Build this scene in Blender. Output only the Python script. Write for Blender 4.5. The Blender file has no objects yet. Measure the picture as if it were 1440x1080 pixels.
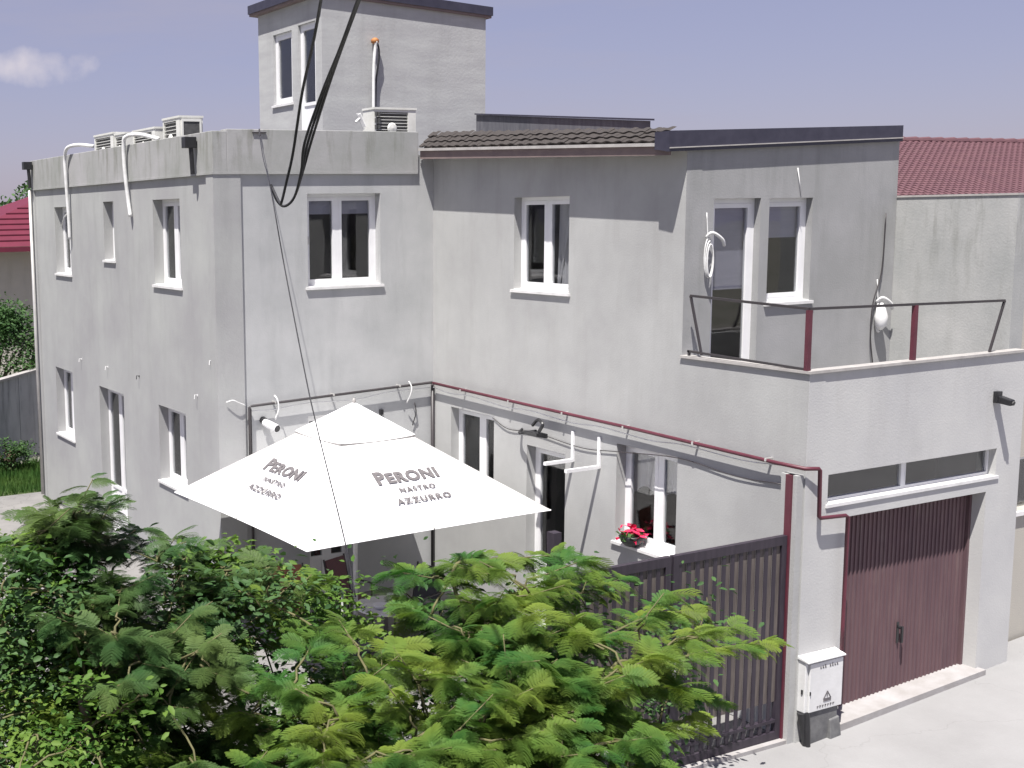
import bpy, bmesh, math, random
import numpy as np
from mathutils import Vector, Matrix
random.seed(7); RNG = np.random.default_rng(7)
scene = bpy.context.scene
COL = scene.collection
# ------------------------------------------------------------------ camera
CAMPOS = np.array([-11.10368931, -16.55252379, 6.018916525])
YAW, PITCH, ROLL = math.radians(-26.54421479), 0.1365056645, -0.0176622020
FPX, CX, CY = 1740.73, 388.20, 540.0
def _basis():
    cy, sy, cp, sp = math.cos(YAW), math.sin(YAW), math.cos(PITCH), math.sin(PITCH)
    F = Vector((-sy*cp, cy*cp, -sp)); R0 = Vector((cy, sy, 0)); U0 = R0.cross(F)
    c, s = math.cos(ROLL), math.sin(ROLL)
    return c*R0 + s*U0, -s*R0 + c*U0, F
CR, CU, CF = _basis()
def at(px, py, axis, val):
    """world point where the line of sight of a measured photograph point meets the plane axis=val"""
    d = CF + CR*((px-CX)/FPX) - CU*((py-CY)/FPX)
    t = (val - CAMPOS[axis])/d[axis]
    return Vector(CAMPOS) + d*t
cam_data = bpy.data.cameras.new('camera'); cam = bpy.data.objects.new('camera', cam_data); COL.objects.link(cam)
M = Matrix((CR, CU, -CF)).transposed().to_4x4(); M.translation = Vector(CAMPOS); cam.matrix_world = M
cam_data.sensor_width = 36; cam_data.lens = FPX/1440*36; cam_data.shift_x = (720-CX)/1440
cam_data.clip_start = 0.1; cam_data.clip_end = 3000
scene.camera = cam
# ------------------------------------------------------------------ world, sun, exposure
SUN = Vector((0.36, 0.27, -1.0)).normalized()          # direction in which the light travels
SUN_EL = math.asin(-SUN.z); SUN_AZ = math.atan2(-SUN.x, -SUN.y)
world = bpy.data.worlds.new('World'); scene.world = world; world.use_nodes = True
nt = world.node_tree; nt.nodes.clear()
wout = nt.nodes.new('ShaderNodeOutputWorld'); bg = nt.nodes.new('ShaderNodeBackground'); sky = nt.nodes.new('ShaderNodeTexSky')
sky.sky_type = 'NISHITA'; sky.sun_disc = False; sky.sun_elevation = SUN_EL; sky.sun_rotation = SUN_AZ
sky.air_density = 1.0; sky.dust_density = 0.8; sky.ozone_density = 2.5; sky.altitude = 50
tint = nt.nodes.new('ShaderNodeMix'); tint.data_type = 'RGBA'; tint.blend_type = 'MULTIPLY'; tint.inputs[0].default_value = 1.0
tint.inputs[7].default_value = (0.95, 0.80, 0.95, 1)
tc = nt.nodes.new('ShaderNodeTexCoord'); mp = nt.nodes.new('ShaderNodeMapping'); mp.inputs['Scale'].default_value = (1.4, 1.4, 9.0)
mp.inputs['Location'].default_value = (0.35, 0.1, 0.35)
nz = nt.nodes.new('ShaderNodeTexNoise'); nz.inputs['Scale'].default_value = 1.9; nz.inputs['Detail'].default_value = 7; nz.inputs['Roughness'].default_value = .62
cr = nt.nodes.new('ShaderNodeValToRGB'); cr.color_ramp.elements[0].position = .50; cr.color_ramp.elements[1].position = .78
cr.color_ramp.elements[0].color = (0,0,0,1); cr.color_ramp.elements[1].color = (.55,.55,.55,1)
cm = nt.nodes.new('ShaderNodeMix'); cm.data_type = 'RGBA'; cm.inputs[7].default_value = (4.4, 4.15, 4.6, 1)
L_ = nt.links.new
hz = nt.nodes.new('ShaderNodeMix'); hz.data_type = 'RGBA'; hz.inputs[0].default_value = .55; hz.inputs[7].default_value = (3.35, 3.22, 4.45, 1)
D0 = (CF + CR*((45-CX)/FPX) - CU*((95-CY)/FPX)).normalized(); RT = D0.cross(Vector((0,0,1))).normalized(); UPV = RT.cross(D0)
def vdot(v, out):
    n = nt.nodes.new('ShaderNodeVectorMath'); n.operation = 'DOT_PRODUCT'; n.inputs[1].default_value = v; nt.links.new(out, n.inputs[0]); return n.outputs['Value']
def mth(op, a, b):
    n = nt.nodes.new('ShaderNodeMath'); n.operation = op
    for i, q in enumerate((a, b)):
        if hasattr(q, 'is_linked'): nt.links.new(q, n.inputs[i])
        else: n.inputs[i].default_value = q
    return n.outputs[0]
L_(sky.outputs[0], tint.inputs[6]); L_(tc.outputs['Generated'], mp.inputs[0]); L_(mp.outputs[0], nz.inputs['Vector'])
L_(nz.outputs[0], cr.inputs[0]); L_(cr.outputs[0], cm.inputs[0]); L_(tint.outputs[2], cm.inputs[6]); cx_s = mth('DIVIDE', vdot(RT, tc.outputs['Generated']), .085); cy_s = mth('DIVIDE', vdot(UPV, tc.outputs['Generated']), .020)
rad = mth('ADD', mth('MULTIPLY', cx_s, cx_s), mth('MULTIPLY', cy_s, cy_s))
nz2 = nt.nodes.new('ShaderNodeTexNoise'); nz2.inputs['Scale'].default_value = 28; nz2.inputs['Detail'].default_value = 6; L_(tc.outputs['Generated'], nz2.inputs['Vector'])
cl = mth('SUBTRACT', mth('MULTIPLY', nz2.outputs[0], 2.6), mth('ADD', rad, .75))
front = mth('GREATER_THAN', vdot(D0, tc.outputs['Generated']), .8)
clm = nt.nodes.new('ShaderNodeMapRange'); clm.inputs[1].default_value = 0; clm.inputs[2].default_value = .8; clm.inputs[4].default_value = .95; L_(mth('MULTIPLY', cl, front), clm.inputs[0])
cm2 = nt.nodes.new('ShaderNodeMix'); cm2.data_type = 'RGBA'; cm2.inputs[7].default_value = (5.6, 5.3, 6.0, 1); L_(clm.outputs[0], cm2.inputs[0]); L_(cm.outputs[2], hz.inputs[6]); L_(hz.outputs[2], cm2.inputs[6]); L_(cm2.outputs[2], bg.inputs[0])
bg.inputs[1].default_value = 0.065
L_(bg.outputs[0], wout.inputs[0])
sd = bpy.data.lights.new('sun', 'SUN'); sd.energy = 5.0; sd.angle = math.radians(.5); sd.color = (1, .965, .91)
so = bpy.data.objects.new('sun', sd); COL.objects.link(so); so.rotation_euler = SUN.to_track_quat('-Z', 'Y').to_euler(); so.location = (-8, -8, 25)
vs = scene.view_settings; vs.view_transform = 'Standard'; vs.look = 'None'; vs.gamma = 1; vs.exposure = 0.84; vs.use_curve_mapping = False

# ------------------------------------------------------------------ materials
def mat(name, color, rough=.8, metal=0, noise=0, nscale=4, stretch=(1,1,1), bump=0, bscale=60, c2=None, lo=.35, hi=.7, spec=.3, streak=None, bdist=.01):
    m = bpy.data.materials.new(name); m.use_nodes = True; t = m.node_tree; p = t.nodes['Principled BSDF']
    p.inputs['Roughness'].default_value = rough; p.inputs['Metallic'].default_value = metal; p.inputs['Specular IOR Level'].default_value = spec
    p.inputs['Base Color'].default_value = (*color, 1)
    co = t.nodes.new('ShaderNodeTexCoord'); src = None
    if c2 is not None:
        mpn = t.nodes.new('ShaderNodeMapping'); mpn.inputs['Scale'].default_value = stretch; t.links.new(co.outputs['Object'], mpn.inputs[0])
        n = t.nodes.new('ShaderNodeTexNoise'); n.inputs['Scale'].default_value = nscale; n.inputs['Detail'].default_value = 8; n.inputs['Roughness'].default_value = .6
        t.links.new(mpn.outputs[0], n.inputs['Vector'])
        r = t.nodes.new('ShaderNodeMapRange'); r.inputs[1].default_value = lo; r.inputs[2].default_value = hi; t.links.new(n.outputs[0], r.inputs[0])
        x = t.nodes.new('ShaderNodeMix'); x.data_type = 'RGBA'; x.inputs[6].default_value = (*color, 1); x.inputs[7].default_value = (*c2, 1)
        t.links.new(r.outputs[0], x.inputs[0]); src = x.outputs[2]
    if streak:      # rain streaks: noise stretched along z, fading with height below z0
        sc, zt, zb, amt = streak[1], streak[2], streak[3], streak[4]
        m2 = t.nodes.new('ShaderNodeMapping'); m2.inputs['Scale'].default_value = (sc, sc, sc*.16); t.links.new(co.outputs['Object'], m2.inputs[0])
        n2 = t.nodes.new('ShaderNodeTexNoise'); n2.inputs['Scale'].default_value = 1; n2.inputs['Detail'].default_value = 6; n2.inputs['Roughness'].default_value = .65
        t.links.new(m2.outputs[0], n2.inputs['Vector'])
        r2 = t.nodes.new('ShaderNodeMapRange'); r2.inputs[1].default_value = .50; r2.inputs[2].default_value = .74; t.links.new(n2.outputs[0], r2.inputs[0])
        sx = t.nodes.new('ShaderNodeSeparateXYZ'); t.links.new(co.outputs['Object'], sx.inputs[0])
        r3 = t.nodes.new('ShaderNodeMapRange'); r3.inputs[1].default_value = zb; r3.inputs[2].default_value = zt; r3.inputs[3].default_value = .22; r3.inputs[4].default_value = 1; t.links.new(sx.outputs[2], r3.inputs[0])
        mu = t.nodes.new('ShaderNodeMath'); mu.operation = 'MULTIPLY'; t.links.new(r2.outputs[0], mu.inputs[0]); t.links.new(r3.outputs[0], mu.inputs[1])
        m3 = t.nodes.new('ShaderNodeMath'); m3.operation = 'MULTIPLY'; m3.inputs[1].default_value = amt; t.links.new(mu.outputs[0], m3.inputs[0])
        x2 = t.nodes.new('ShaderNodeMix'); x2.data_type = 'RGBA'; x2.inputs[7].default_value = (*streak[0], 1)
        if src: t.links.new(src, x2.inputs[6])
        else: x2.inputs[6].default_value = (*color, 1)
        t.links.new(m3.outputs[0], x2.inputs[0]); src = x2.outputs[2]
    if src: t.links.new(src, p.inputs['Base Color'])
    if bump:
        n3 = t.nodes.new('ShaderNodeTexNoise'); n3.inputs['Scale'].default_value = bscale; n3.inputs['Detail'].default_value = 5; t.links.new(co.outputs['Object'], n3.inputs['Vector'])
        b = t.nodes.new('ShaderNodeBump'); b.inputs['Strength'].default_value = bump; b.inputs['Distance'].default_value = bdist
        t.links.new(n3.outputs[0], b.inputs['Height']); t.links.new(b.outputs[0], p.inputs['Normal'])
    return m
MT = {}
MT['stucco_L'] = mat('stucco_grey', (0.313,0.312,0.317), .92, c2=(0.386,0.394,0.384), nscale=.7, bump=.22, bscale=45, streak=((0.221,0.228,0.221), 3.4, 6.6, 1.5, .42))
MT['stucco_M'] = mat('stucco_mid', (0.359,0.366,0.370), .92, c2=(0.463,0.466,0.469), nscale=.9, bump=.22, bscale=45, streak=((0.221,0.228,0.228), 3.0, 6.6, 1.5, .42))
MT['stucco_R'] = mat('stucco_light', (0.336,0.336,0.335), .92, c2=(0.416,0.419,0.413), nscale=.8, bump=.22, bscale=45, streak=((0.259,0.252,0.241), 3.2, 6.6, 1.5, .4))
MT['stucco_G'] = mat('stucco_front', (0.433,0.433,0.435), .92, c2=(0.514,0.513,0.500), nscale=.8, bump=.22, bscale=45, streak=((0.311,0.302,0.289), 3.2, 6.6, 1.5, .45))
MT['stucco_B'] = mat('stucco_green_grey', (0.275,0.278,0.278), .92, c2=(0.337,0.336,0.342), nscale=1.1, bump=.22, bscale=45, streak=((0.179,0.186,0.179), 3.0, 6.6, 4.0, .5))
MT['parapet'] = mat('parapet_render', (0.277,0.285,0.270), .95, c2=(0.370,0.365,0.370), nscale=1.2, bump=.2, bscale=35, streak=((0.147,0.150,0.121), 5.0, 7.25, 6.5, .95))
MT['party'] = mat('party_render', (0.306,0.313,0.309), .95, c2=(0.401,0.401,0.393), nscale=1.2, bump=.25, bscale=35, streak=((0.175,0.178,0.160), 5.0, 6.1, 4.6, .95))
MT['tower'] = mat('tower_render', (0.361,0.362,0.369), .95, c2=(0.438,0.446,0.442), nscale=1.0, stretch=(1,1,5), bump=.3, bscale=22, streak=((0.262,0.262,0.262), 2.5, 9.5, 7, .5))
MT['white'] = mat('white_pvc', (.80,.80,.81), .35, c2=(.72,.72,.73), nscale=3, spec=.5)
MT['sill'] = mat('white_sill', (0.702,0.693,0.693), .5, c2=(0.558,0.558,0.549), nscale=5, bump=.1)
MT['fascia'] = mat('fascia_dark', (.028,.027,.045), .45, c2=(.045,.043,.065), nscale=6, spec=.5)
MT['soffit'] = mat('soffit_wood', (.17,.13,.13), .8, c2=(.22,.17,.16), nscale=4)
MT['trim'] = mat('trim_pale', (0.425,0.408,0.391), .5, c2=(0.323,0.306,0.297), nscale=6)
MT['tile'] = mat('roof_tile_brown', (0.045,0.039,0.037), .8, c2=(0.076,0.067,0.063), nscale=14, bump=.6, bscale=120)
MT['slate'] = mat('slate_grey', (.085,.085,.10), .7, c2=(.13,.13,.145), nscale=3, stretch=(1,6,1))
MT['membrane'] = mat('roof_membrane', (.16,.16,.165), .85, c2=(.22,.22,.22), nscale=2, bump=.3)
MT['dark'] = mat('interior_dark', (.035,.034,.038), .9, c2=(.06,.055,.055), nscale=1)
MT['curtain'] = mat('curtain_cloth', (.50,.49,.50), .95, c2=(.40,.39,.41), nscale=5, stretch=(3,3,.2))
MT['blind'] = mat('blind_fabric', (.42,.41,.48), .9, c2=(.38,.37,.44), nscale=3, stretch=(1,1,12))
MT['red_cloth'] = mat('curtain_red', (.22,.035,.05), .95, c2=(.12,.02,.03), nscale=6)
MT['maroon'] = mat('maroon_paint', (.105,.022,.036), .5, c2=(.075,.016,.027), nscale=5, spec=.5)
MT['garage'] = mat('garage_maroon', (0.123,0.073,0.081), .6, c2=(0.093,0.056,0.066), nscale=7, stretch=(1,1,.15), spec=.4, streak=((0.190,0.146,0.138), 9, 2.5, 0, .5))
MT['iron'] = mat('rail_iron', (.035,.032,.035), .45, c2=(.045,.038,.040), nscale=9, spec=.5)
MT['gate'] = mat('gate_dark', (.022,.017,.026), .5, c2=(.042,.032,.045), nscale=3, stretch=(6,6,1), spec=.45)
MT['gate_brown'] = mat('gate_slat_brown', (.16,.138,.125), .7, c2=(.075,.062,.058), nscale=3, stretch=(5,5,.6), spec=.3)
MT['black'] = mat('black_plastic', (.013,.013,.015), .4, c2=(.025,.025,.028), nscale=8, spec=.5)
MT['cable'] = mat('cable_black', (.02,.02,.024), .6, c2=(.04,.04,.045), nscale=20)
MT['hose'] = mat('hose_white', (.74,.74,.74), .6, c2=(.58,.58,.57), nscale=8)
MT['canvas'] = mat('canvas_white', (.88,.88,.88), .85, c2=(.84,.84,.85), nscale=2, bump=.5, bscale=5, bdist=.05)
MT['print'] = mat('print_grey', (0.112,0.105,0.112), .8, c2=(0.180,0.165,0.165), nscale=20)
MT['alu'] = mat('pole_aluminium', (.55,.54,.52), .4, .4, c2=(.45,.44,.43), nscale=6, spec=.5)
MT['ac'] = mat('ac_casing', (.66,.66,.63), .5, c2=(.56,.56,.52), nscale=5, spec=.4)
MT['grille'] = mat('ac_grille', (.06,.06,.06), .6, c2=(.10,.10,.10), nscale=20)
MT['box'] = mat('meter_box_polyester', (.66,.66,.66), .5, c2=(.58,.58,.575), nscale=4, bump=.15, bscale=30, spec=.4)
MT['boxbase'] = mat('box_base_grey', (.10,.10,.105), .75, c2=(.17,.17,.17), nscale=7, bump=.3)
MT['concrete'] = mat('concrete_drive', (0.273,0.270,0.272), .9, c2=(0.234,0.231,0.232), nscale=.9, bump=.4, bscale=30)
MT['paving'] = mat('courtyard_paving', (0.225,0.217,0.210), .9, c2=(0.165,0.161,0.158), nscale=1.3, bump=.4, bscale=25)
MT['threshold'] = mat('threshold_stone', (0.288,0.272,0.265), .85, c2=(0.360,0.348,0.350), nscale=4, bump=.3)
MT['beige'] = mat('beige_render', (0.429,0.406,0.359), .9, c2=(0.390,0.370,0.335), nscale=2, bump=.3, streak=((0.312,0.296,0.250), 3, 3, 0, .5))
MT['grey_wall'] = mat('board_concrete', (.52,.52,.52), .95, c2=(.40,.40,.41), nscale=1.4, bump=.7, bscale=12, streak=((.09,.09,.085), 4, 2.2, 0, .8))
MT['red_roof'] = mat('roof_red_metal', (0.128,0.014,0.034), .6, c2=(0.106,0.012,0.029), nscale=2, spec=.4)
MT['tile_red'] = mat('roof_tile_red', (0.106,0.052,0.063), .85, c2=(0.132,0.067,0.075), nscale=3, bump=.2, streak=((0.093,0.057,0.060), 2, 7.5, 5.5, .5))
MT['soil'] = mat('soil', (.06,.05,.035), 1, c2=(.04,.05,.022), nscale=2, bump=.6, bscale=15)
MT['meadow'] = mat('meadow_ground', (.05,.085,.03), 1, c2=(.085,.10,.045), nscale=.4, bump=.5, bscale=10)
MT['terracotta'] = mat('terracotta', (.32,.13,.08), .8, c2=(.25,.10,.07), nscale=6)
MT['flower'] = mat('petal_red', (.62,.02,.10), .6, c2=(.48,.015,.06), nscale=30)
MT['brass'] = mat('rust_orange', (.45,.20,.07), .6, c2=(.30,.12,.05), nscale=20)
MT['bark'] = mat('bark', (.10,.075,.05), .9, c2=(.16,.12,.085), nscale=12, stretch=(1,1,.3), bump=.6, bscale=30)
MT['twig'] = mat('twig_green', (.10,.095,.045), .8, c2=(.15,.14,.065), nscale=10)
def leafmat(name, c, c2, trans=.35, rough=.55):
    m = bpy.data.materials.new(name); m.use_nodes = True; t = m.node_tree; p = t.nodes['Principled BSDF']
    p.inputs['Roughness'].default_value = rough; p.inputs['Specular IOR Level'].default_value = .18
    co = t.nodes.new('ShaderNodeTexCoord'); n = t.nodes.new('ShaderNodeTexNoise'); n.inputs['Scale'].default_value = 1.6; n.inputs['Detail'].default_value = 4
    gm = t.nodes.new('ShaderNodeNewGeometry'); t.links.new(gm.outputs['Position'], n.inputs['Vector'])
    r = t.nodes.new('ShaderNodeMapRange'); r.inputs[1].default_value = .36; r.inputs[2].default_value = .64; t.links.new(n.outputs[0], r.inputs[0])
    x = t.nodes.new('ShaderNodeMix'); x.data_type = 'RGBA'; x.inputs[6].default_value = (*c,1); x.inputs[7].default_value = (*c2,1); t.links.new(r.outputs[0], x.inputs[0])
    tr = t.nodes.new('ShaderNodeBsdfTranslucent'); ms = t.nodes.new('ShaderNodeMixShader'); ms.inputs[0].default_value = trans
    hs = t.nodes.new('ShaderNodeHueSaturation'); hs.inputs['Value'].default_value = 1.25; hs.inputs['Saturation'].default_value = 1.1
    t.links.new(x.outputs[2], p.inputs['Base Color']); t.links.new(x.outputs[2], hs.inputs['Color']); t.links.new(hs.outputs[0], tr.inputs[0])
    t.links.new(p.outputs[0], ms.inputs[1]); t.links.new(tr.outputs[0], ms.inputs[2]); t.links.new(ms.outputs[0], t.nodes['Material Output'].inputs[0])
    return m
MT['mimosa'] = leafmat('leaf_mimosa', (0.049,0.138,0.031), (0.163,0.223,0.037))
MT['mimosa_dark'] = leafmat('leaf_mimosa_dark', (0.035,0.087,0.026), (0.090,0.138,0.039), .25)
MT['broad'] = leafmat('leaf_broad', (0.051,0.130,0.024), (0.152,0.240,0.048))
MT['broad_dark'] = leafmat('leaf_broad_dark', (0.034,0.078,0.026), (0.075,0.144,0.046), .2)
MT['grassleaf'] = leafmat('leaf_grass', (.05,.12,.03), (.09,.16,.04))
def glassmat(name, tintc=(.62,.64,.66), refl=.09):
    m = bpy.data.materials.new(name); m.use_nodes = True; t = m.node_tree; t.nodes.remove(t.nodes['Principled BSDF'])
    tr = t.nodes.new('ShaderNodeBsdfTransparent'); tr.inputs[0].default_value = (*tintc,1)
    g = t.nodes.new('ShaderNodeBsdfGlossy'); g.inputs['Roughness'].default_value = .03
    fr = t.nodes.new('ShaderNodeFresnel'); gmn = t.nodes.new('ShaderNodeNewGeometry'); mr = t.nodes.new('ShaderNodeMapRange'); mr.inputs[3].default_value = 1.5; mr.inputs[4].default_value = 1/1.5
    t.links.new(gmn.outputs['Backfacing'], mr.inputs[0]); t.links.new(mr.outputs[0], fr.inputs[0])
    co = t.nodes.new('ShaderNodeTexCoord'); n = t.nodes.new('ShaderNodeTexNoise'); n.inputs['Scale'].default_value = 1.1; t.links.new(co.outputs['Object'], n.inputs['Vector'])
    b = t.nodes.new('ShaderNodeBump'); b.inputs['Strength'].default_value = .08; b.inputs['Distance'].default_value = .05; t.links.new(n.outputs[0], b.inputs['Height']); t.links.new(b.outputs[0], g.inputs['Normal'])
    a = t.nodes.new('ShaderNodeMath'); a.operation = 'ADD'; a.inputs[1].default_value = refl; t.links.new(fr.outputs[0], a.inputs[0])
    ms = t.nodes.new('ShaderNodeMixShader'); t.links.new(a.outputs[0], ms.inputs[0]); t.links.new(tr.outputs[0], ms.inputs[1]); t.links.new(g.outputs[0], ms.inputs[2])
    t.links.new(ms.outputs[0], t.nodes['Material Output'].inputs[0]); return m
MT['glass'] = glassmat('window_glass', (.86,.87,.88), .03)

def crack(mm, scale, w, dark):
    t = mm.node_tree; p = t.nodes['Principled BSDF']; src = p.inputs['Base Color'].links[0].from_socket
    co = t.nodes.new('ShaderNodeTexCoord'); n = t.nodes.new('ShaderNodeTexNoise'); n.inputs['Scale'].default_value = 2.2; n.inputs['Detail'].default_value = 5; t.links.new(co.outputs['Object'], n.inputs['Vector'])
    mx = t.nodes.new('ShaderNodeMix'); mx.data_type = 'RGBA'; mx.blend_type = 'LINEAR_LIGHT'; mx.inputs[0].default_value = .35; t.links.new(co.outputs['Object'], mx.inputs[6]); t.links.new(n.outputs['Color'], mx.inputs[7])
    v = t.nodes.new('ShaderNodeTexVoronoi'); v.feature = 'DISTANCE_TO_EDGE'; v.inputs['Scale'].default_value = scale; t.links.new(mx.outputs[2], v.inputs['Vector'])
    r = t.nodes.new('ShaderNodeMapRange'); r.inputs[1].default_value = 0; r.inputs[2].default_value = w; r.inputs[3].default_value = dark; r.inputs[4].default_value = 0; t.links.new(v.outputs['Distance'], r.inputs[0])
    x = t.nodes.new('ShaderNodeMix'); x.data_type = 'RGBA'; x.inputs[7].default_value = (.10,.095,.09,1); t.links.new(src, x.inputs[6]); t.links.new(r.outputs[0], x.inputs[0]); t.links.new(x.outputs[2], p.inputs['Base Color'])
crack(MT['concrete'], .33, .004, .16); crack(MT['paving'], 1.2, .015, .6)
# ------------------------------------------------------------------ mesh helpers
class MB:
    def __init__(s): s.v = []; s.f = []
    def hexa(s, p):      # 8 points: bottom ring 0-3, top ring 4-7
        b = len(s.v); s.v += [tuple(q) for q in p]
        s.f += [tuple(b+i for i in q) for q in ((3,2,1,0),(4,5,6,7),(0,1,5,4),(1,2,6,5),(2,3,7,6),(3,0,4,7))]
        return s
    def box(s, x0, x1, y0, y1, z0, z1):
        return s.hexa([(x0,y0,z0),(x1,y0,z0),(x1,y1,z0),(x0,y1,z0),(x0,y0,z1),(x1,y0,z1),(x1,y1,z1),(x0,y1,z1)])
    def mbox(s, fn, u0, u1, z0, z1, d0, d1):
        return s.hexa([fn(u0,z0,d0),fn(u1,z0,d0),fn(u1,z0,d1),fn(u0,z0,d1),fn(u0,z1,d0),fn(u1,z1,d0),fn(u1,z1,d1),fn(u0,z1,d1)])
    def quad(s, a, b_, c, d):
        b = len(s.v); s.v += [tuple(a),tuple(b_),tuple(c),tuple(d)]; s.f.append((b,b+1,b+2,b+3)); return s
    def poly(s, pts):
        b = len(s.v); s.v += [tuple(p) for p in pts]; s.f.append(tuple(range(b, b+len(pts)))); return s
    def bar(s, a, b_, w, h=None):     # rectangular bar from a to b
        a = Vector(a); b_ = Vector(b_); h = h or w; d = (b_-a).normalized()
        up = Vector((0,0,1)) if abs(d.z) < .9 else Vector((0,1,0))
        r = d.cross(up).normalized()*w/2; u = r.cross(d).normalized()*h/2
        return s.hexa([a-r-u,a+r-u,b_+r-u,b_-r-u,a-r+u,a+r+u,b_+r+u,b_-r+u])
    def tube(s, pts, r, n=8, cap=True):
        pts = [Vector(p) for p in pts]; rs = r if isinstance(r, (list,tuple)) else [r]*len(pts)
        base = len(s.v); prev = None
        for i, p in enumerate(pts):
            d = (pts[min(i+1,len(pts)-1)]-pts[max(i-1,0)]).normalized()
            if prev is None:
                a = d.cross(Vector((0,0,1)) if abs(d.z) < .9 else Vector((1,0,0))).normalized()
            else: a = (prev - d*prev.dot(d)).normalized()
            prev = a; b = d.cross(a)
            for k in range(n):
                an = 2*math.pi*k/n; s.v.append(tuple(p + (a*math.cos(an)+b*math.sin(an))*rs[i]))
        for i in range(len(pts)-1):
            for k in range(n):
                k2 = (k+1)%n; s.f.append((base+i*n+k, base+i*n+k2, base+(i+1)*n+k2, base+(i+1)*n+k))
        if cap:
            s.f.append(tuple(base+k for k in reversed(range(n)))); s.f.append(tuple(base+(len(pts)-1)*n+k for k in range(n)))
        return s
    def lathe(s, c, prof, n=16):      # prof: (r, z)
        base = len(s.v)
        for r, z in prof:
            for k in range(n):
                an = 2*math.pi*k/n; s.v.append((c[0]+r*math.cos(an), c[1]+r*math.sin(an), c[2]+z))
        for i in range(len(prof)-1):
            for k in range(n):
                k2 = (k+1)%n; s.f.append((base+i*n+k, base+i*n+k2, base+(i+1)*n+k2, base+(i+1)*n+k))
        s.f.append(tuple(base+k for k in reversed(range(n)))); s.f.append(tuple(base+(len(prof)-1)*n+k for k in range(n)))
        return s
    def build(s, name, m, parent=None, smooth=False, fix=True, bevel=0):
        me = bpy.data.meshes.new(name); me.from_pydata(s.v, [], s.f)
        if fix:
            b = bmesh.new(); b.from_mesh(me); bmesh.ops.recalc_face_normals(b, faces=b.faces); b.to_mesh(me); b.free()
        if smooth:
            for p in me.polygons: p.use_smooth = True
        me.materials.append(MT[m] if isinstance(m, str) else m)
        o = bpy.data.objects.new(name, me); COL.objects.link(o)
        if parent: o.parent = parent
        if bevel:
            md = o.modifiers.new('bevel', 'BEVEL'); md.width = bevel; md.segments = 2; md.limit_method = 'ANGLE'
        return o
def thing(name, label, cat, loc=(0,0,0), group=None):
    """an Empty at the world origin offset; parts are given in world coordinates through parent-inverse"""
    o = bpy.data.objects.new(name, None); COL.objects.link(o); o.empty_display_size = .2
    o['label'] = label; o['category'] = cat
    if group: o['group'] = group
    return o
def place(o, loc):      # moves the Empty to the thing's base while the parts stay where they were built
    loc = Vector(loc); o.location = loc
    for c in o.children: c.location = Vector(c.location) - loc
def tag(o, label, cat, group=None):
    o['label'] = label; o['category'] = cat
    if group: o['group'] = group
    return o
def struct(o): o['kind'] = 'structure'; return o
def stuff(o): o['kind'] = 'stuff'; return o
def bez(pts, n=8):      # Catmull-Rom through points
    P = [Vector(p) for p in pts]; P = [2*P[0]-P[1]] + P + [2*P[-1]-P[-2]]; out = []
    for i in range(1, len(P)-2):
        for k in range(n):
            t = k/n; a, b, c, d = P[i-1:i+3]
            out.append(.5*((2*b)+(c-a)*t+(2*a-5*b+4*c-d)*t*t+(3*b-a-3*c+d)*t**3))
    out.append(P[-2]); return out

# ------------------------------------------------------------------ facades  (u along the wall, z up, d outwards)
LX, GY, BY, YT = -3.778, -7.259, -5.38, 2.0
FL = lambda u,z,d: (LX-d, u, z)
FM = lambda u,z,d: (u, -d, z)
FR = lambda u,z,d: (-d, u, z)
FG = lambda u,z,d: (u, GY-d, z)
FB = lambda u,z,d: (u, BY-d, z)
TX = -0.874
FTL = lambda u,z,d: (TX-d, u, z)      # stair tower, left face
FTM = lambda u,z,d: (u, YT-d, z)
def wall_mb(fn, u0, u1, z0, z1, holes, th=.25, mb=None):
    mb = mb or MB()
    us = sorted({u0,u1,*[h[0] for h in holes],*[h[1] for h in holes]}); us = [u for u in us if u0-1e-6 <= u <= u1+1e-6]
    for a, b in zip(us[:-1], us[1:]):
        m_ = (a+b)/2; hs = sorted([(h[2],h[3]) for h in holes if h[0] < m_ < h[1]])
        z = z0
        for (h0,h1) in hs:
            if h0 > z+1e-6: mb.mbox(fn, a, b, z, h0, -th, 0)
            z = h1
        if z < z1-1e-6: mb.mbox(fn, a, b, z, z1, -th, 0)
    return mb
# ================================================================== GROUND
MT['dust'] = mat('dusty_ground', (.20,.19,.17), 1, c2=(.13,.135,.10), nscale=.15)
struct(MB().quad((-400,-300,-.35),(600,-300,-.35),(600,900,-.35),(-400,900,-.35)).build('ground', 'dust'))
drv = MB(); K = .073
xs = [-3.5,-2,-1,0,1,2,3,4,6,9,14,22]
for a, b in zip(xs[:-1], xs[1:]):
    za, zb = max(a,0)*K, max(b,0)*K
    drv.hexa([(a,-30,-.3),(b,-30,-.3),(b,-6.9,-.3),(a,-6.9,-.3),(a,-30,za),(b,-30,zb),(b,-6.9,zb),(a,-6.9,za)])
struct(drv.build('driveway', 'concrete'))
struct(MB().box(-14,-.002,-6.9,9.9,-.3,-.006).build('courtyard', 'paving'))
struct(MB().box(-40,-3.5,-40,-7.5,-.3,-.03).build('planting_bed', 'soil'))
struct(MB().box(-30,0.5,9.95,13.4,-.3,-.03).build('lawn', 'meadow'))
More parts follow.
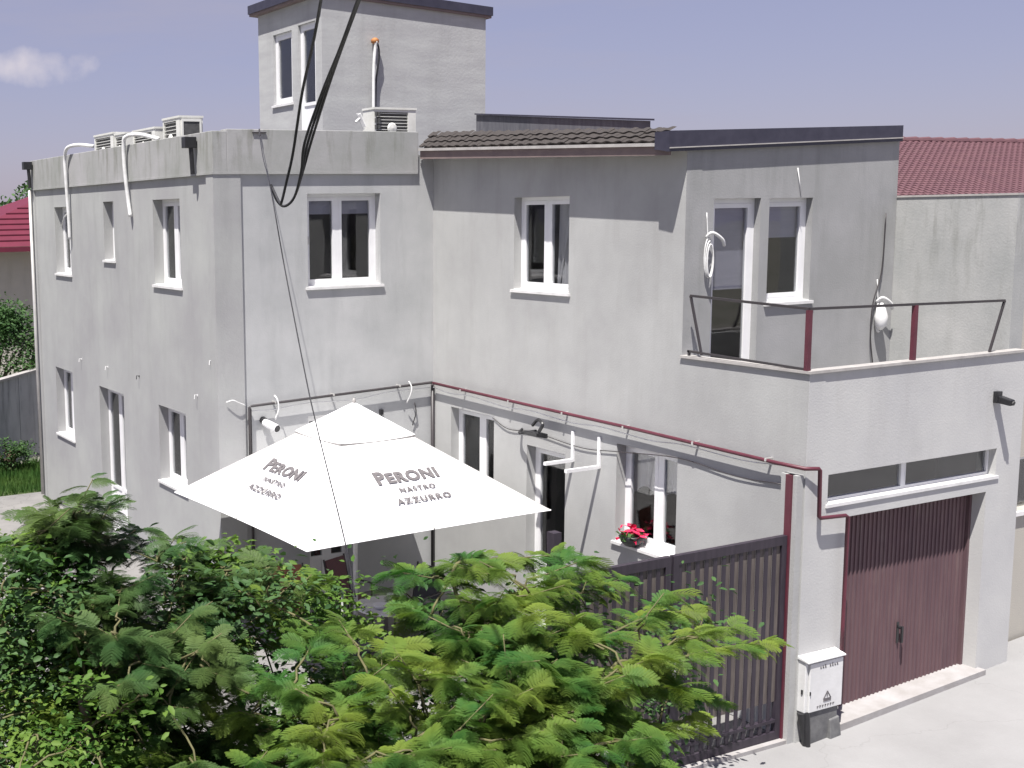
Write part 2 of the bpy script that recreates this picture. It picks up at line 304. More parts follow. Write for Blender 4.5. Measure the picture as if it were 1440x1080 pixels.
# grass blades on the lawn
def grass(name, n, area):
    v = np.zeros((n*3,3)); x = RNG.uniform(area[0],area[1],n); y = RNG.uniform(area[2],area[3],n); h = RNG.uniform(.05,.22,n); a = RNG.uniform(0,6.28,n); w = .012
    v[0::3] = np.c_[x-w*np.cos(a), y-w*np.sin(a), np.full(n,-.04)]; v[1::3] = np.c_[x+w*np.cos(a), y+w*np.sin(a), np.full(n,-.04)]
    v[2::3] = np.c_[x+RNG.normal(0,.04,n), y+RNG.normal(0,.04,n), h]
    me = bpy.data.meshes.new(name); me.from_pydata(v.tolist(), [], np.arange(n*3).reshape(-1,3).tolist()); me.materials.append(MT['grassleaf'])
    o = bpy.data.objects.new(name, me); COL.objects.link(o); return o
tag(stuff(grass('grass', 16000, (-7,-1,10,13.3))), 'short green grass on the lawn beyond the far left corner', 'grass')

# ================================================================== HOUSE
house = thing('house', 'grey two storey rendered house with a balcony, maroon garage door and small roof tower', 'house')
H = house
HL = [(6.99,7.98,4.907,6.23),(4.40,4.95,5.25,6.29),(1.33,2.48,4.91,6.28),(7.20,8.35,1.57,2.96),(4.20,5.55,.0,2.88),(1.32,2.49,1.65,2.92)]
HM = [(-2.26,-.98,4.91,6.31),(-2.30,-1.52,.02,2.93)]
HR = [(-3.27,-2.07,4.88,6.19),(-1.62,-.50,1.50,2.955),(-3.26,-2.41,.02,2.65),(-5.36,-4.28,1.66,2.965)]
HG = [(.36,3.30,2.715,3.05),(.67,3.14,.0,2.53)]
HB = [(.46,1.25,3.86,6.11),(1.40,2.17,4.80,6.105)]
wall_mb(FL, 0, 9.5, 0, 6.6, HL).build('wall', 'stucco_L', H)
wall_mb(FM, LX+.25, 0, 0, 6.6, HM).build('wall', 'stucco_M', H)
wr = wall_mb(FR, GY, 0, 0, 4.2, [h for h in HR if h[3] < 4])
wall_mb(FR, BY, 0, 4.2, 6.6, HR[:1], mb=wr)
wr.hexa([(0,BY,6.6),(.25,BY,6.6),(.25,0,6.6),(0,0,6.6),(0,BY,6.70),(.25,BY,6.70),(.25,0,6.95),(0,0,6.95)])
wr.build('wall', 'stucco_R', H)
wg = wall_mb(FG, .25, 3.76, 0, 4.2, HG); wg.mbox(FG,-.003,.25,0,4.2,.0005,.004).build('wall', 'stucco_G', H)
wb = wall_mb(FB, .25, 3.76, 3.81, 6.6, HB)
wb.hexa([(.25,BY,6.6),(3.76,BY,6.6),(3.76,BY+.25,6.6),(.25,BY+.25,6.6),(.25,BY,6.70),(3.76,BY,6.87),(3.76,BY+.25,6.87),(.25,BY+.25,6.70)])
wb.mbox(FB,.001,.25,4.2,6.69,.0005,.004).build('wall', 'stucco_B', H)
# unseen sides, floors, party wall
MB().box(3.9,4.15,0,9.5,0,6.9).box(LX+.25,4.15,9.5,9.75,0,6.9).build('rear_wall', 'stucco_L', H)
MB().box(3.765,4.01,-7.03,-.002,0,6.09).build('party_wall', 'party', H)
MB().box(3.752,4.02,-7.04,-5.385,6.091,6.115).build('coping', 'trim', H)
MB().box(.26,3.75,-7.0,-.01,3.15,3.35).box(LX+.26,3.89,.26,9.49,3.15,3.35).box(.3,3.7,-2.0,-1.85,.1,3.1).box(.3,3.7,-4.6,-4.45,3.4,6.5).box(.3,3.7,-1.2,-1.05,3.4,6.5).box(-3.4,3.8,3.1,3.25,3.4,6.5).box(-3.4,3.8,3.1,3.25,.1,3.1).build('inner_floor_and_partition', 'dark', H)  # storey floors, plus partitions added to hide light from the opposite windows
# balcony slab between wall B and G
MB().box(.25,3.76,GY+.25,BY,3.6,3.81).build('balcony_floor', 'concrete', H)
MB().box(-.03,3.72,GY-.03,GY+.12,4.202,4.232).box(-.03,.12,GY+.12,BY,4.202,4.232).build('coping', 'trim', H)
# parapet, corner pilaster, ledge lip
MB().box(LX-.036,LX+.2,-.036,9.5,6.602,7.215).box(LX+.2,-.30,-.036,.18,6.602,7.245).build('parapet', 'parapet', H, bevel=.008)
MB().box(LX-.033,LX+.12,-.033,.22,0,6.6).box(LX+.12,-3.37,-.033,.06,0,6.6).build('pilaster', 'stucco_L', H)
MB().box(LX-.033,LX+.05,9.3,9.55,0,6.6).build('pilaster', 'stucco_L', H)
MB().box(LX-.048,LX-.036,-.048,9.52,6.60,6.63).box(LX-.036,-.32,-.048,-.036,6.60,6.63).build('ledge', 'parapet', H)
MB().box(LX+.2,3.9,.18,9.5,6.75,6.9).build('flat_roof', 'membrane', H)
MB().box(-.299,-.002,.0,.175,6.6,6.86).build('wall', 'stucco_M', H)
# ---- tiled roof of the front block
ze = lambda y: 7.0+.042*y          # eave
zt = lambda y: 7.235+.055*y         # top of the steep tiled strip, at x=XS
XS = -.04
roof = MB()
y0, y1 = -5.39, -.06
roof.hexa([(-.265,y0,ze(y0)-.10),(XS,y0,ze(y0)-.09),(XS,y1,ze(y1)-.11),(-.265,y1,ze(y1)-.12),(-.265,y0,ze(y0)-.05),(XS,y0,zt(y0)-.03),(XS,y1,zt(y1)-.03),(-.265,y1,ze(y1)-.05)])
roof.hexa([(XS,y0,ze(y0)-.09),(3.68,y0,6.86),(3.68,y1,7.0),(XS,y1,ze(y1)-.11),(XS,y0,zt(y0)-.03),(3.68,y0,6.98),(3.68,y1,7.24),(XS,y1,zt(y1)-.03)])
rf = roof.build('roof', 'soffit', H)
def tile_mesh():
    mb = MB(); nx, ny = 2, 10
    for i in range(nx+1):
        for j in range(ny+1):
            v = j/ny; mb.v.append((i/nx, v, .010*math.sin(v*2*math.pi)+.022*(1-i/nx)))
    for i in range(nx):
        for j in range(ny):
            a = i*(ny+1)+j; mb.f.append((a,a+ny+1,a+ny+2,a+1))
    b = len(mb.v)
    for j in range(ny+1): mb.v.append((0, j/ny, .010*math.sin(j/ny*2*math.pi)+.0))
    for j in range(ny): mb.f.append((j, j+1, b+j+1, b+j))
    me = bpy.data.meshes.new('roof_tile'); me.from_pydata(mb.v, [], mb.f); me.materials.append(MT['tile'])
    return me
tm = tile_mesh(); NR, NC = 3, 24
for r in range(NR):
    for c in range(NC):
        ya = y0+.16+(y1-y0-.16)*c/NC; yb = y0+.16+(y1-y0-.16)*(c+1)/NC; ym = (ya+yb)/2
        fa, fb_ = r/NR, (r+1.12)/NR
        xa, xb = -.295+(XS+.295)*fa, -.295+(XS+.295)*fb_
        A = Vector((xa, ya, ze(ym)+(zt(ym)-ze(ym))*fa)); B = Vector((xb, ya, ze(ym)+(zt(ym)-ze(ym))*fb_))
        o = bpy.data.objects.new('roof_tile', tm); COL.objects.link(o); o.parent = rf
        X = B-A; Y = Vector((0, yb-ya, (ze(yb)-ze(ya)))); Z = X.cross(Y).normalized()
        o.matrix_local = Matrix(((X.x,Y.x,Z.x,A.x),(X.y,Y.y,Z.y,A.y+random.uniform(-.012,.012)),(X.z,Y.z,Z.z,A.z+random.uniform(0,.010)),(0,0,0,1)))
MB().hexa([(-.32,y0,ze(y0)-.045),(-.28,y0,ze(y0)-.045),(-.28,y1,ze(y1)-.045),(-.32,y1,ze(y1)-.045),(-.32,y0,ze(y0)-.005),(-.28,y0,ze(y0)-.005),(-.28,y1,ze(y1)-.005),(-.32,y1,ze(y1)-.005)]).build('eave_strip', 'trim', rf)
MB().hexa([(-.285,y0,ze(y0)-.15),(-.265,y0,ze(y0)-.15),(-.265,y1,ze(y1)-.17),(-.285,y1,ze(y1)-.17),(-.285,y0,ze(y0)-.046),(-.265,y0,ze(y0)-.046),(-.265,y1,ze(y1)-.046),(-.285,y1,ze(y1)-.046)]).build('eave_board', 'soffit', rf)
# rake fascia: dark deep board over the balcony side, returning round the eave corner
MB().hexa([(-.345,-5.44,6.665),(3.74,-5.44,6.825),(3.74,-5.392,6.825),(-.345,-5.392,6.665),(-.345,-5.44,6.905),(3.74,-5.44,7.03),(3.74,-5.392,7.03),(-.345,-5.392,6.905)]).hexa([(-.345,-5.392,6.67),(-.325,-5.392,6.67),(-.325,-5.2,6.70),(-.345,-5.2,6.70),(-.345,-5.392,6.905),(-.325,-5.392,6.905),(-.325,-5.2,6.90),(-.345,-5.2,6.90)]).build('rake_fascia', 'fascia', rf)
MB().hexa([(-.34,-5.455,6.70),(3.74,-5.455,6.862),(3.74,-5.442,6.862),(-.34,-5.442,6.700),(-.34,-5.455,6.714),(3.74,-5.455,6.876),(3.74,-5.442,6.876),(-.34,-5.442,6.714)]).build('drip_strip', 'trim', rf)
MB().hexa([(1.9,-2.42,6.9),(2.2,-2.42,6.9),(2.2,1.5,6.9),(1.9,1.5,6.9),(1.9,-2.42,7.28),(2.2,-2.42,7.28),(2.2,1.5,7.665),(1.9,1.5,7.665)]).build('upper_roof', 'slate', H)
MB().hexa([(1.86,-2.46,7.284),(2.24,-2.46,7.284),(2.24,1.5,7.668),(1.86,1.5,7.668),(1.86,-2.46,7.31),(2.24,-2.46,7.31),(2.24,1.5,7.69),(1.86,1.5,7.69)]).build('upper_roof_edge', 'fascia', H)
# ---- stair tower on the flat roof
TR = 2.455; TB = 4.40; TT = 9.30
tz = lambda x: 9.60-.058*(x+1.0)
TH = [(3.08,3.80,7.95,9.18),(2.22,2.84,6.95,9.22)]
wall_mb(FTL, YT, TB, 6.9, TT, TH, .2).build('tower_wall', 'tower', H)
MB().box(TX+.2,TR,YT,YT+.2,6.9,TT).box(TR-.2,TR,YT+.2,TB,6.9,TT).box(TX+.2,TR-.2,TB-.2,TB,6.9,TT).build('tower_wall', 'tower', H)
def slab(x0,x1,y0,y1,a,b): return MB().hexa([(x0,y0,tz(x0)+a),(x1,y0,tz(x1)+a),(x1,y1,tz(x1)+a),(x0,y1,tz(x0)+a),(x0,y0,tz(x0)+b),(x1,y0,tz(x1)+b),(x1,y1,tz(x1)+b),(x0,y1,tz(x0)+b)])
MB().hexa([(TX,YT,TT),(TR,YT,TT),(TR,TB,TT),(TX,TB,TT),(TX,YT,tz(TX)),(TR,YT,tz(TR)),(TR,TB,tz(TR)),(TX,TB,tz(TX))]).build('tower_wall', 'tower', H)
slab(TX-.12,TR+.09,YT-.05,TB+.12,0,.04).build('tower_soffit', 'soffit', H)
slab(TX-.14,TR+.11,YT-.07,TB+.14,.04,.19).build('tower_fascia', 'fascia', H)
# ------------------------------------------------------------------ windows and doors
def pane_sash(fn, win, u0, u1, z0, z1, d, fw=.055, panel=None, handle=False):
    """one sash: frame ring, glass, optional solid lower panel"""
    s = MB(); zb = z0
    s.mbox(fn,u0,u0+fw,z0,z1,d,d+.05).mbox(fn,u1-fw,u1,z0,z1,d,d+.05).mbox(fn,u0+fw,u1-fw,z1-fw,z1,d,d+.05).mbox(fn,u0+fw,u1-fw,z0,z0+fw,d,d+.05)
    if panel:
        s.mbox(fn,u0+fw,u1-fw,panel,panel+fw,d,d+.05); s.mbox(fn,u0+fw,u1-fw,z0+fw,panel,d+.015,d+.032); zb = panel
    s.build('sash', 'white', win)
    MB().mbox(fn,u0+fw,u1-fw,zb+fw,z1-fw,d+.018,d+.026).build('pane', 'glass', win)
    if handle:
        hz = (z0+z1)/2; MB().mbox(fn,u0+.018,u0+.036,hz-.06,hz+.06,d+.055,d+.075).build('handle', 'alu', win)
def window(fn, h, sashes=((0,.5),(.5,1)), dep=.17, sill=True, name='window', panel=None, fr=.05, blind=None, curtain=None, label=None, mull=.05, sfw=.055):
    u0,u1,z0,z1 = h; d = -dep-.06
    f = MB().mbox(fn,u0,u0+fr,z0,z1,d,d+.06).mbox(fn,u1-fr,u1,z0,z1,d,d+.06).mbox(fn,u0+fr,u1-fr,z1-fr,z1,d,d+.06).mbox(fn,u0+fr,u1-fr,z0,z0+fr,d,d+.06)
    a, b = u0+fr, u1-fr
    for s0, s1 in sashes[:-1]:
        m_ = a+(b-a)*s1; f.mbox(fn, m_-mull/2, m_+mull/2, z0+fr, z1-fr, d, d+.06)
    w = f.build(name, 'white', H)
    if label: w['label'] = label
    for i, (s0, s1) in enumerate(sashes):
        e0 = a+(b-a)*s0+(mull/2 if s0 > 0 else 0)+.002; e1 = a+(b-a)*s1-(mull/2 if s1 < 1 else 0)-.002
        pane_sash(fn, w, e0, e1, z0+fr+.002, z1-fr-.002, d+.012, fw=sfw, panel=(panel if panel else None), handle=(i == 0 and len(sashes) > 1))
    if sill:
        MB().mbox(fn, u0-.045, u1+.045, z0-.04, z0-.002, -dep+.002 if False else 0.001, .036).mbox(fn, u0+.002, u1-.002, z0-.02, z0-.001, -dep, .001).build('sill', 'sill', w)
        MB().mbox(fn, u0+.002, u1-.002, z0+.001, z0+.012, -dep, .001).build('sill_board', 'sill', w)
    if blind:
        MB().mbox(fn, u0+.08, u1-.08, z1-(z1-z0)*blind, z1-.05, d-.022, d-.014).build('blind', 'blind', w)
    if curtain:
        for c0, c1, m_ in curtain:
            s = MB(); n = 22; A = []; 
            for k in range(n+1):
                u = u0+(u1-u0)*(c0+(c1-c0)*k/n); A.append((u, d-.045+.018*math.sin(k*1.7)))
            for k in range(n): s.quad(fn(A[k][0],z0+.03,A[k][1]),fn(A[k+1][0],z0+.03,A[k+1][1]),fn(A[k+1][0],z1-.03,A[k+1][1]),fn(A[k][0],z1-.03,A[k][1]))
            s.build('curtain', m_, w, fix=False)
    return w
window(FL, HL[0], curtain=[(.05,.4,'curtain')])
window(FL, HL[1], sashes=((0,1),), label='narrow single pane bathroom window')
window(FL, HL[2], curtain=[(.05,.5,'curtain')])
window(FL, HL[3], curtain=[(.5,.95,'curtain')])
window(FL, HL[4], name='balcony_door', sill=False, panel=.95, label='white double glazed door on the side wall')
window(FL, HL[5], curtain=[(.0,.35,'curtain')])
window(FM, HM[0], sashes=((0,.46),(.46,1)), dep=.15, blind=.22, label='wide two sash window with a short blind')
window(FM, HM[1], sashes=((0,.5),(.5,1)), name='patio_door', sill=False, panel=.6, curtain=[(.3,.7,'red_cloth')])
window(FR, HR[0], sashes=((0,.5),(.5,1)), curtain=[(.08,.36,'curtain')], dep=.13, blind=None)
window(FR, HR[1], sashes=((0,.42),(.42,1)), curtain=[(.02,.2,'red_cloth')], dep=.15)
dw = window(FR, HR[2], sashes=((0,1),), name='front_door', sill=False, panel=.85, dep=.16, fr=.06, label='white ground floor door with a dark glass pane')
w3 = window(FR, HR[3], sashes=((0,.42),(.42,1)), dep=.16)
bd = window(FB, HB[0], sashes=((0,1),), name='balcony_door', sill=False, dep=.10, fr=.06, blind=.50, label='white framed glass door opening on the balcony')
bw = window(FB, HB[1], sashes=((0,1),), dep=.10, blind=.38, label='single sash window beside the balcony door')
tw = window(FG, HG[0], sashes=((0,.47),(.47,1)), dep=.10, fr=.018, mull=.05, sfw=.014, sill=False, name='transom_window', label='low wide window above the garage door')
MB().mbox(FG, .33, 3.34, 2.675, 2.712, 0.001, .018).mbox(FG,.362,3.298,2.690,2.714,-.1,.001).build('sill', 'sill', tw)
MB().box(.3,3.7,-6.2,-6.1,.2,3.1).build('garage_inner_wall', 'dark', H)
tmw = window(FTL, TH[0], sashes=((0,1),), dep=.05, label='small window of the roof tower')
tdw = window(FTL, TH[1], sashes=((0,1),), dep=.05, name='tower_door', sill=False, panel=7.85, label='white half glazed door of the roof tower')
MB().box(TX+.6,TX+.65,YT+.25,TB-.25,6.95,9.35).build('tower_inner_wall', 'dark', H)
# scalloped white valance curtain in the flower window
s = MB(); n = 30
for k in range(n):
    ua, ub = -5.30+1.0*k/n, -5.30+1.0*(k+1)/n
    za = 2.25+.16*abs(math.sin(k/n*math.pi*2)); zb_ = 2.25+.16*abs(math.sin((k+1)/n*math.pi*2))
    da, db = -.27+.012*math.sin(k*1.3), -.27+.012*math.sin((k+1)*1.3)
    s.quad(FR(ua,za,da),FR(ub,zb_,db),FR(ub,2.90,db),FR(ua,2.90,da))
s.build('curtain', 'curtain', w3, fix=False)
s = MB()   # side drape of the upper right-facing window: leaning pale cloth
n = 10
for k in range(n):
    a, b = k/n, (k+1)/n
    s.quad(FR(-2.78-.06*a+.0,4.98,-.225+.02*math.sin(a*9)),FR(-2.78-.06*b,4.98,-.225+.02*math.sin(b*9)),FR(-2.80-.30*b,6.1,-.225+.02*math.sin(b*9)),FR(-2.80-.30*a,6.1,-.225+.02*math.sin(a*9)))
s.build('curtain', 'curtain', H, fix=False)
# ---- garage door: ribbed up-and-over panel
gd = MB(); x0_, x1_ = .69, 3.12; nrib = 34; yd = GY+.20; zb0, zb1 = .22, 2.50
pts = []
for k in range(nrib):
    u = x0_+(x1_-x0_)*k/nrib; p = (x1_-x0_)/nrib
    pts += [(u,0),(u+p*.30,0),(u+p*.36,.014),(u+p*.94,.014)]
pts.append((x1_,0))
for (a,da),(b,db) in zip(pts[:-1],pts[1:]): gd.quad((a,yd+da,zb0-.16),(b,yd+db,zb0-.16),(b,yd+db,zb1),(a,yd+da,zb1))
g = gd.build('garage_door', 'garage', H, fix=False); g['label'] = 'maroon vertically ribbed metal garage door'
MB().box(.67,.71,GY+.17,GY+.24,.05,2.53).box(3.10,3.14,GY+.17,GY+.24,.05,2.53).box(.71,3.10,GY+.17,GY+.24,2.49,2.53).build('frame', 'garage', g)
MB().tube([(1.92,yd-.02,.98),(1.92,yd-.06,.98)],.02).box(1.905,1.935,yd-.075,yd-.055,.80,1.0).box(1.90,1.94,yd-.01,yd-.002,.78,1.04).build('handle', 'black', g)
MB().hexa([(.62,GY-.10,.0),(3.20,GY-.10,.1),(3.20,GY+.22,.1),(.62,GY+.22,.0),(.62,GY-.10,.13),(3.20,GY-.10,.30),(3.20,GY+.22,.30),(.62,GY+.22,.15)]).build('door_step', 'threshold', H)
place(house, (0,0,0))

# ================================================================== BALCONY RAILING
rl = thing('balcony_railing', 'black and maroon metal railing around the small balcony', 'railing')
C0 = (.0, GY+.04, 0); zr = 4.90
MB().bar((-.0,BY-.12,4.96),(.0,GY+.04,4.905),.028).bar((.0,GY+.04,4.905),(3.33,GY+.04,4.84),.028).build('top_rail', 'iron', rl)
MB().bar((-.0,BY-.10,4.29),(.0,GY+.06,4.245),.026).bar((-.0,BY-.12,4.24),(.0,BY-.12,4.30),.026).build('bottom_rail', 'iron', rl)
MB().bar((0,GY+.04,4.232),(0,GY+.04,4.89),.05).build('post', 'maroon', rl)
MB().bar((1.72,GY+.04,4.232),(1.72,GY+.04,4.86),.05).build('post', 'maroon', rl)
MB().bar((0,BY-.12,4.96),(0,BY-.32,4.26),.024).build('brace', 'iron', rl)
MB().bar((3.33,GY+.04,4.84),(3.10,GY+.04,4.235),.024).build('brace', 'iron', rl)

# ================================================================== PIPES, CABLES
def tubething(name, pts, r, m, label, cat, n=8, smooth=True, group=None, ends=None):
    o = MB().tube(pts, r, n).build(name, m, smooth=smooth, fix=False); tag(o, label, cat, group); return o
gp = thing('gas_pipe', 'thin dark red pipe running along the wall between the storeys', 'pipe')
D = .085
pipe = [(-3.33,-D,2.3),(-3.33,-D,3.17),(-3.30,-D,3.19),(-1.6,-D,3.25),(-.12,-D,3.30),(-D,-.10,3.30)]
pr_ = [(-D,-.12,3.295),(-D,-2.4,3.255),(-D,-4.7,3.225),(-D,-6.95,3.175),(-D+.02,-7.30,3.17),(.10,GY-D,3.16),(.12,GY-D,3.14),(.135,GY-D,2.62),(.16,GY-D,2.60),(.56,GY-D,2.58),(.60,GY-D,2.56),(.60,GY-D,1.3),(.60,GY-D,1.02)]
MB().tube(pipe, .021, 8).build('pipe_run', 'iron', gp, smooth=True, fix=False)
MB().tube(pr_, .023, 8).build('pipe_run', 'maroon', gp, smooth=True, fix=False)
for yk in (-.9,-2.1,-3.3,-4.5,-5.7,-6.8): MB().box(-D-.03,.0,yk-.012,yk+.012,3.20+.0135*(yk+4.7),3.235+.0135*(yk+4.7)).build('clamp', 'alu', gp)
for xk in (-2.9,-1.9,-.7): MB().box(xk-.012,xk+.012,-D-.03,0,3.185+.035*(xk+3.3),3.215+.035*(xk+3.3)).build('clamp', 'alu', gp)
bc = [(-.05,-.06,3.22)]+[(-.055,-.06-6.9*k/14,3.205-.0105*6.9*k/14-.02*math.sin(k*2.1)-.03*math.sin(k/14*3.14)) for k in range(1,15)]
tubething('cable_bundle', bez(bc,4), .007, 'hose', 'pale loosely sagging cable bundle under the red pipe on the long wall', 'cable')
bc = [(-3.28,-.05,3.11),(-2.9,-.05,3.10),(-2.3,-.055,3.15),(-1.5,-.05,3.13),(-.9,-.055,3.2),(-.1,-.05,3.215)]
tubething('cable_bundle', bez(bc,5), .007, 'hose', 'pale cable bundle under the pipe above the umbrella', 'cable')
tubething('downpipe', [(-.05,-.05,3.28),(-.05,-.05,.1)], .028, 'iron', 'dark conduit down the inner corner behind the umbrella', 'pipe')
tubething('downpipe', [(-3.30,-.05,3.15),(-3.29,-.05,.1)], .022, 'iron', 'thin dark conduit running down beside the corner pilaster', 'pipe')
tubething('downpipe', [(LX-.09,9.42,6.6),(LX-.09,9.42,.05)], .035, 'alu', 'pale downpipe at the far left corner of the house', 'pipe')
# window wire along wall R
tubething('wire', bez([(-.012,-1.6,2.93),(-.02,-2.0,2.82),(-.02,-2.6,2.86),(-.02,-3.6,2.80),(-.02,-4.3,2.86),(-.02,-5.4,2.96),(-.02,-6.3,2.90),(-.02,-6.95,2.93)],6), .006, 'iron', 'thin grey wire strung above the ground floor windows', 'wire')
# AC hoses on wall L
h1 = [at(131,202,0,LX-.12),(LX-.14,6.75,7.44),(LX-.13,6.95,7.36),(LX-.12,7.02,7.2),(LX-.09,7.0,6.9),(LX-.08,6.98,6.3),(LX-.06,6.95,5.9)]
h1 = [Vector((LX+.25,6.1,7.34)),Vector((LX,6.3,7.37)),Vector((LX-.10,6.62,7.33)),Vector((LX-.11,6.78,7.15)),Vector((LX-.10,6.80,6.8)),Vector((LX-.06,6.84,6.0)),Vector((LX-.05,6.86,5.6))]
tubething('drain_hose', bez(h1,7), .034, 'hose', 'white drain hose curving over the parapet beside the far upper window', 'hose')
h2 = [Vector((LX+.25,2.75,7.27)),Vector((LX+.05,3.1,7.36)),Vector((LX-.09,3.38,7.34)),Vector((LX-.11,3.46,7.18)),Vector((LX-.10,3.47,6.8)),Vector((LX-.06,3.46,6.3)),Vector((LX-.05,3.40,6.02))]
tubething('drain_hose', bez(h2,7), .034, 'hose', 'white drain hose hanging down the wall between the narrow window and the near upper window', 'hose')
tubething('drain_hose', bez([Vector((LX-.05,6.86,6.12)),Vector((LX-.07,7.1,6.02)),Vector((LX-.02,7.45,5.86))],6), .013, 'hose', 'short white hose branch crossing the far upper window', 'hose')
for (yy, zz, lab) in ((.52,7.02,'black rainwater outlet elbow on the parapet near the front corner'),(9.30,7.05,'black rainwater outlet elbow on the parapet at the far corner')):
    o = MB().box(LX-.24,LX-.055,yy-.05,yy+.09,zz-.02,zz+.14).tube([(LX-.13,yy,zz),(LX-.12,yy,zz-.16),(LX-.11,yy,zz-.40)], .036, 8).build('rain_spout', 'black', bevel=.006)
    tag(o, lab, 'rain spout')
# small wall pegs with stubs of cable, left wall
for (px_, py_, lab) in ((115,505,'small white peg on the left wall right of the far lower window'),(152,516,'small white peg above the double door'),(196,529,'dark little peg on the left wall between door and near window'),(278,556,'white cable stub above and right of the near lower window'),(299,508,'pale cable stub near the corner of the left wall')):
    p = at(px_,py_,0,LX)
    tag(MB().tube([p,p+Vector((-.05,0,.012)),p+Vector((-.06,-.01,-.05))],.007,6).box(p.x-.010,p.x,p.y-.012,p.y+.012,p.z-.015,p.z+.015).build('wall_peg', 'black' if 'dark' in lab else 'hose'), lab, 'peg', 'pegs on the left wall')
tubething('cable_stub', bez([at(318,566,1,-.06),at(327,563,1,-.10),at(335,566,1,-.10),at(345,570,1,-.07)],5), .008, 'hose', 'pale cable stub sticking out of the corner pilaster at pipe height', 'cable')
p = at(535,579,1,0); tag(MB().box(p.x-.03,p.x+.03,-.05,-.001,p.z-.04,p.z+.04).tube([(p.x,-.03,p.z-.04),(p.x,-.03,p.z-.10)],.01,6).build('wall_box', 'black', bevel=.004), 'tiny black junction box on the wall right of the parasol top', 'junction box')
# hoses on wall M under the pipe
tubething('hose_loop', bez([at(386,556,1,-.12),at(390,562,1,-.17),at(392,575,1,-.17),at(387,590,1,-.12)],5), .012, 'hose', 'white hose loop over the pipe above the bullet camera', 'hose')
tubething('hose_loop', bez([at(575,536,1,-.12),at(579,545,1,-.16),at(577,556,1,-.14),at(572,566,1,-.07)],5), .011, 'hose', 'white hose loop over the pipe near the inner corner', 'hose')
tubething('wire', bez([at(583,566,1,-.03),at(585,580,1,-.04),at(580,598,1,-.03)],5), .008, 'iron', 'short dark wire hanging on the wall right of the umbrella top', 'wire')
# service cables from the wall up over the yard to the street (beyond the frame)
hook = Vector((-3.06,-.13,7.18))
tag(MB().box(-3.17,-2.95,-.06,-.037,7.19,7.205).tube([(-3.06,-.05,7.25),(-3.06,-.08,7.15)],.010,6).build('cable_hook', 'iron'), 'small iron hook plate on the parapet above the pilaster', 'hook')
c1 = [at(382,262,1,-6.2),at(393,285,1,-6.4),at(396,284,1,-6.5),at(403,255,1,-6.6),at(412,215,1,-6.8),at(425,130,1,-7.3),at(440,62,1,-7.9),at(453,-10,1,-8.6),at(475,-150,1,-10.5)]
tubething('service_cable', bez(c1,6), .0125, 'cable', 'left single black overhead cable crossing the roof tower door', 'cable')
for k, (off, dy) in enumerate(((0,0),(4,.1),(-4,-.08))):
    q = [at(381,260,1,-6.2),at(389,281,1,-6.3),at(400,290,1,-6.4),at(414,277,1,-6.5),at(425+off*.3,240,1,-6.7+dy),at(433+off*1.1,200,1,-6.9+dy),at(456+off*.8,130,1,-7.4),at(480+off*.3,66,1,-8.0),at(508+off*.3,-10,1,-8.8),at(560,-150,1,-10.7)]
    tubething('service_cable', bez(q,6), .0125, 'cable', ('thick black overhead cable bundle, middle strand, looping under the parapet','thick black overhead cable bundle, right strand, looping under the parapet','thick black overhead cable bundle, left strand, looping under the parapet')[k], 'cable')
c3 = [at(364,184,1,-.10),at(370,222,1,-2.6),at(380,262,1,-6.2),at(400,375,1,-6.8),at(430,530,1,-7.4),at(446,602,1,-7.7),at(484,757,1,-8.1),at(500,840,1,-8.3)]
tubething('wire', bez(c3,6), .0055, 'cable', 'thin black wire dropping from the parapet hook past the umbrella', 'wire')
# white cable coils on the balcony
def coil(name, c, rx, rz, fn, label, n=3):
    t = MB()
    for k in range(n):
        pts = []
        for i in range(25):
            a = 2*math.pi*i/24; pts.append(Vector(fn(c[0]+(rx-.01*k)*math.cos(a), c[1]+(rz-.02*k)*math.sin(a)-.02*k, .05+.015*k)))
        t.tube(pts, .009, 5, cap=False)
    t.tube(bez([Vector(fn(c[0]-.03,c[1]+rz,.03)),Vector(fn(c[0],c[1]+rz+.06,.1)),Vector(fn(c[0]+.14,c[1]+rz-.02,.12)),Vector(fn(c[0]+.20,c[1]+rz-.10,.10))],4),.02,6)
    t.tube(bez([Vector(fn(c[0]-.02,c[1]+rz+.3,.02)),Vector(fn(c[0]-.01,c[1]+rz,.04))],4),.007,5)
    return tag(t.build(name, 'hose', smooth=True, fix=False), label, 'cable coil')
p = at(992,362,1,BY); coil('cable_coil', (p.x,p.z), .07, .24, FB, 'coiled pale cable hanging left of the balcony door')
p = at(1231,440,1,BY)
coil('cable_coil', (p.x,p.z-.05), .05, .20, FB, 'coiled thin cable hanging on the wall at the right end of the balcony', 2)
tag(MB().lathe((p.x,BY-.09,p.z-.06),[(.02,-.16),(.075,-.10),(.085,.02),(.055,.12),(.015,.2)],12).build('bag', 'hose', smooth=True), 'small white plastic bag hanging with the cable coil on the balcony wall', 'bag')
tubething('wire', bez([at(1246,300,1,BY-.03),at(1240,380,1,BY-.03),at(1228,425,1,BY-.05),at(1224,470,1,BY-.05),at(1227,512,1,BY-.04)],5), .009, 'iron', 'dark wire running down the corner at the right end of the balcony wall', 'wire')
tubething('wire', [at(1122,236,1,BY-.02),at(1127,276,1,BY-.02)], .006, 'hose', 'short pale wire on the wall above the balcony window', 'wire')

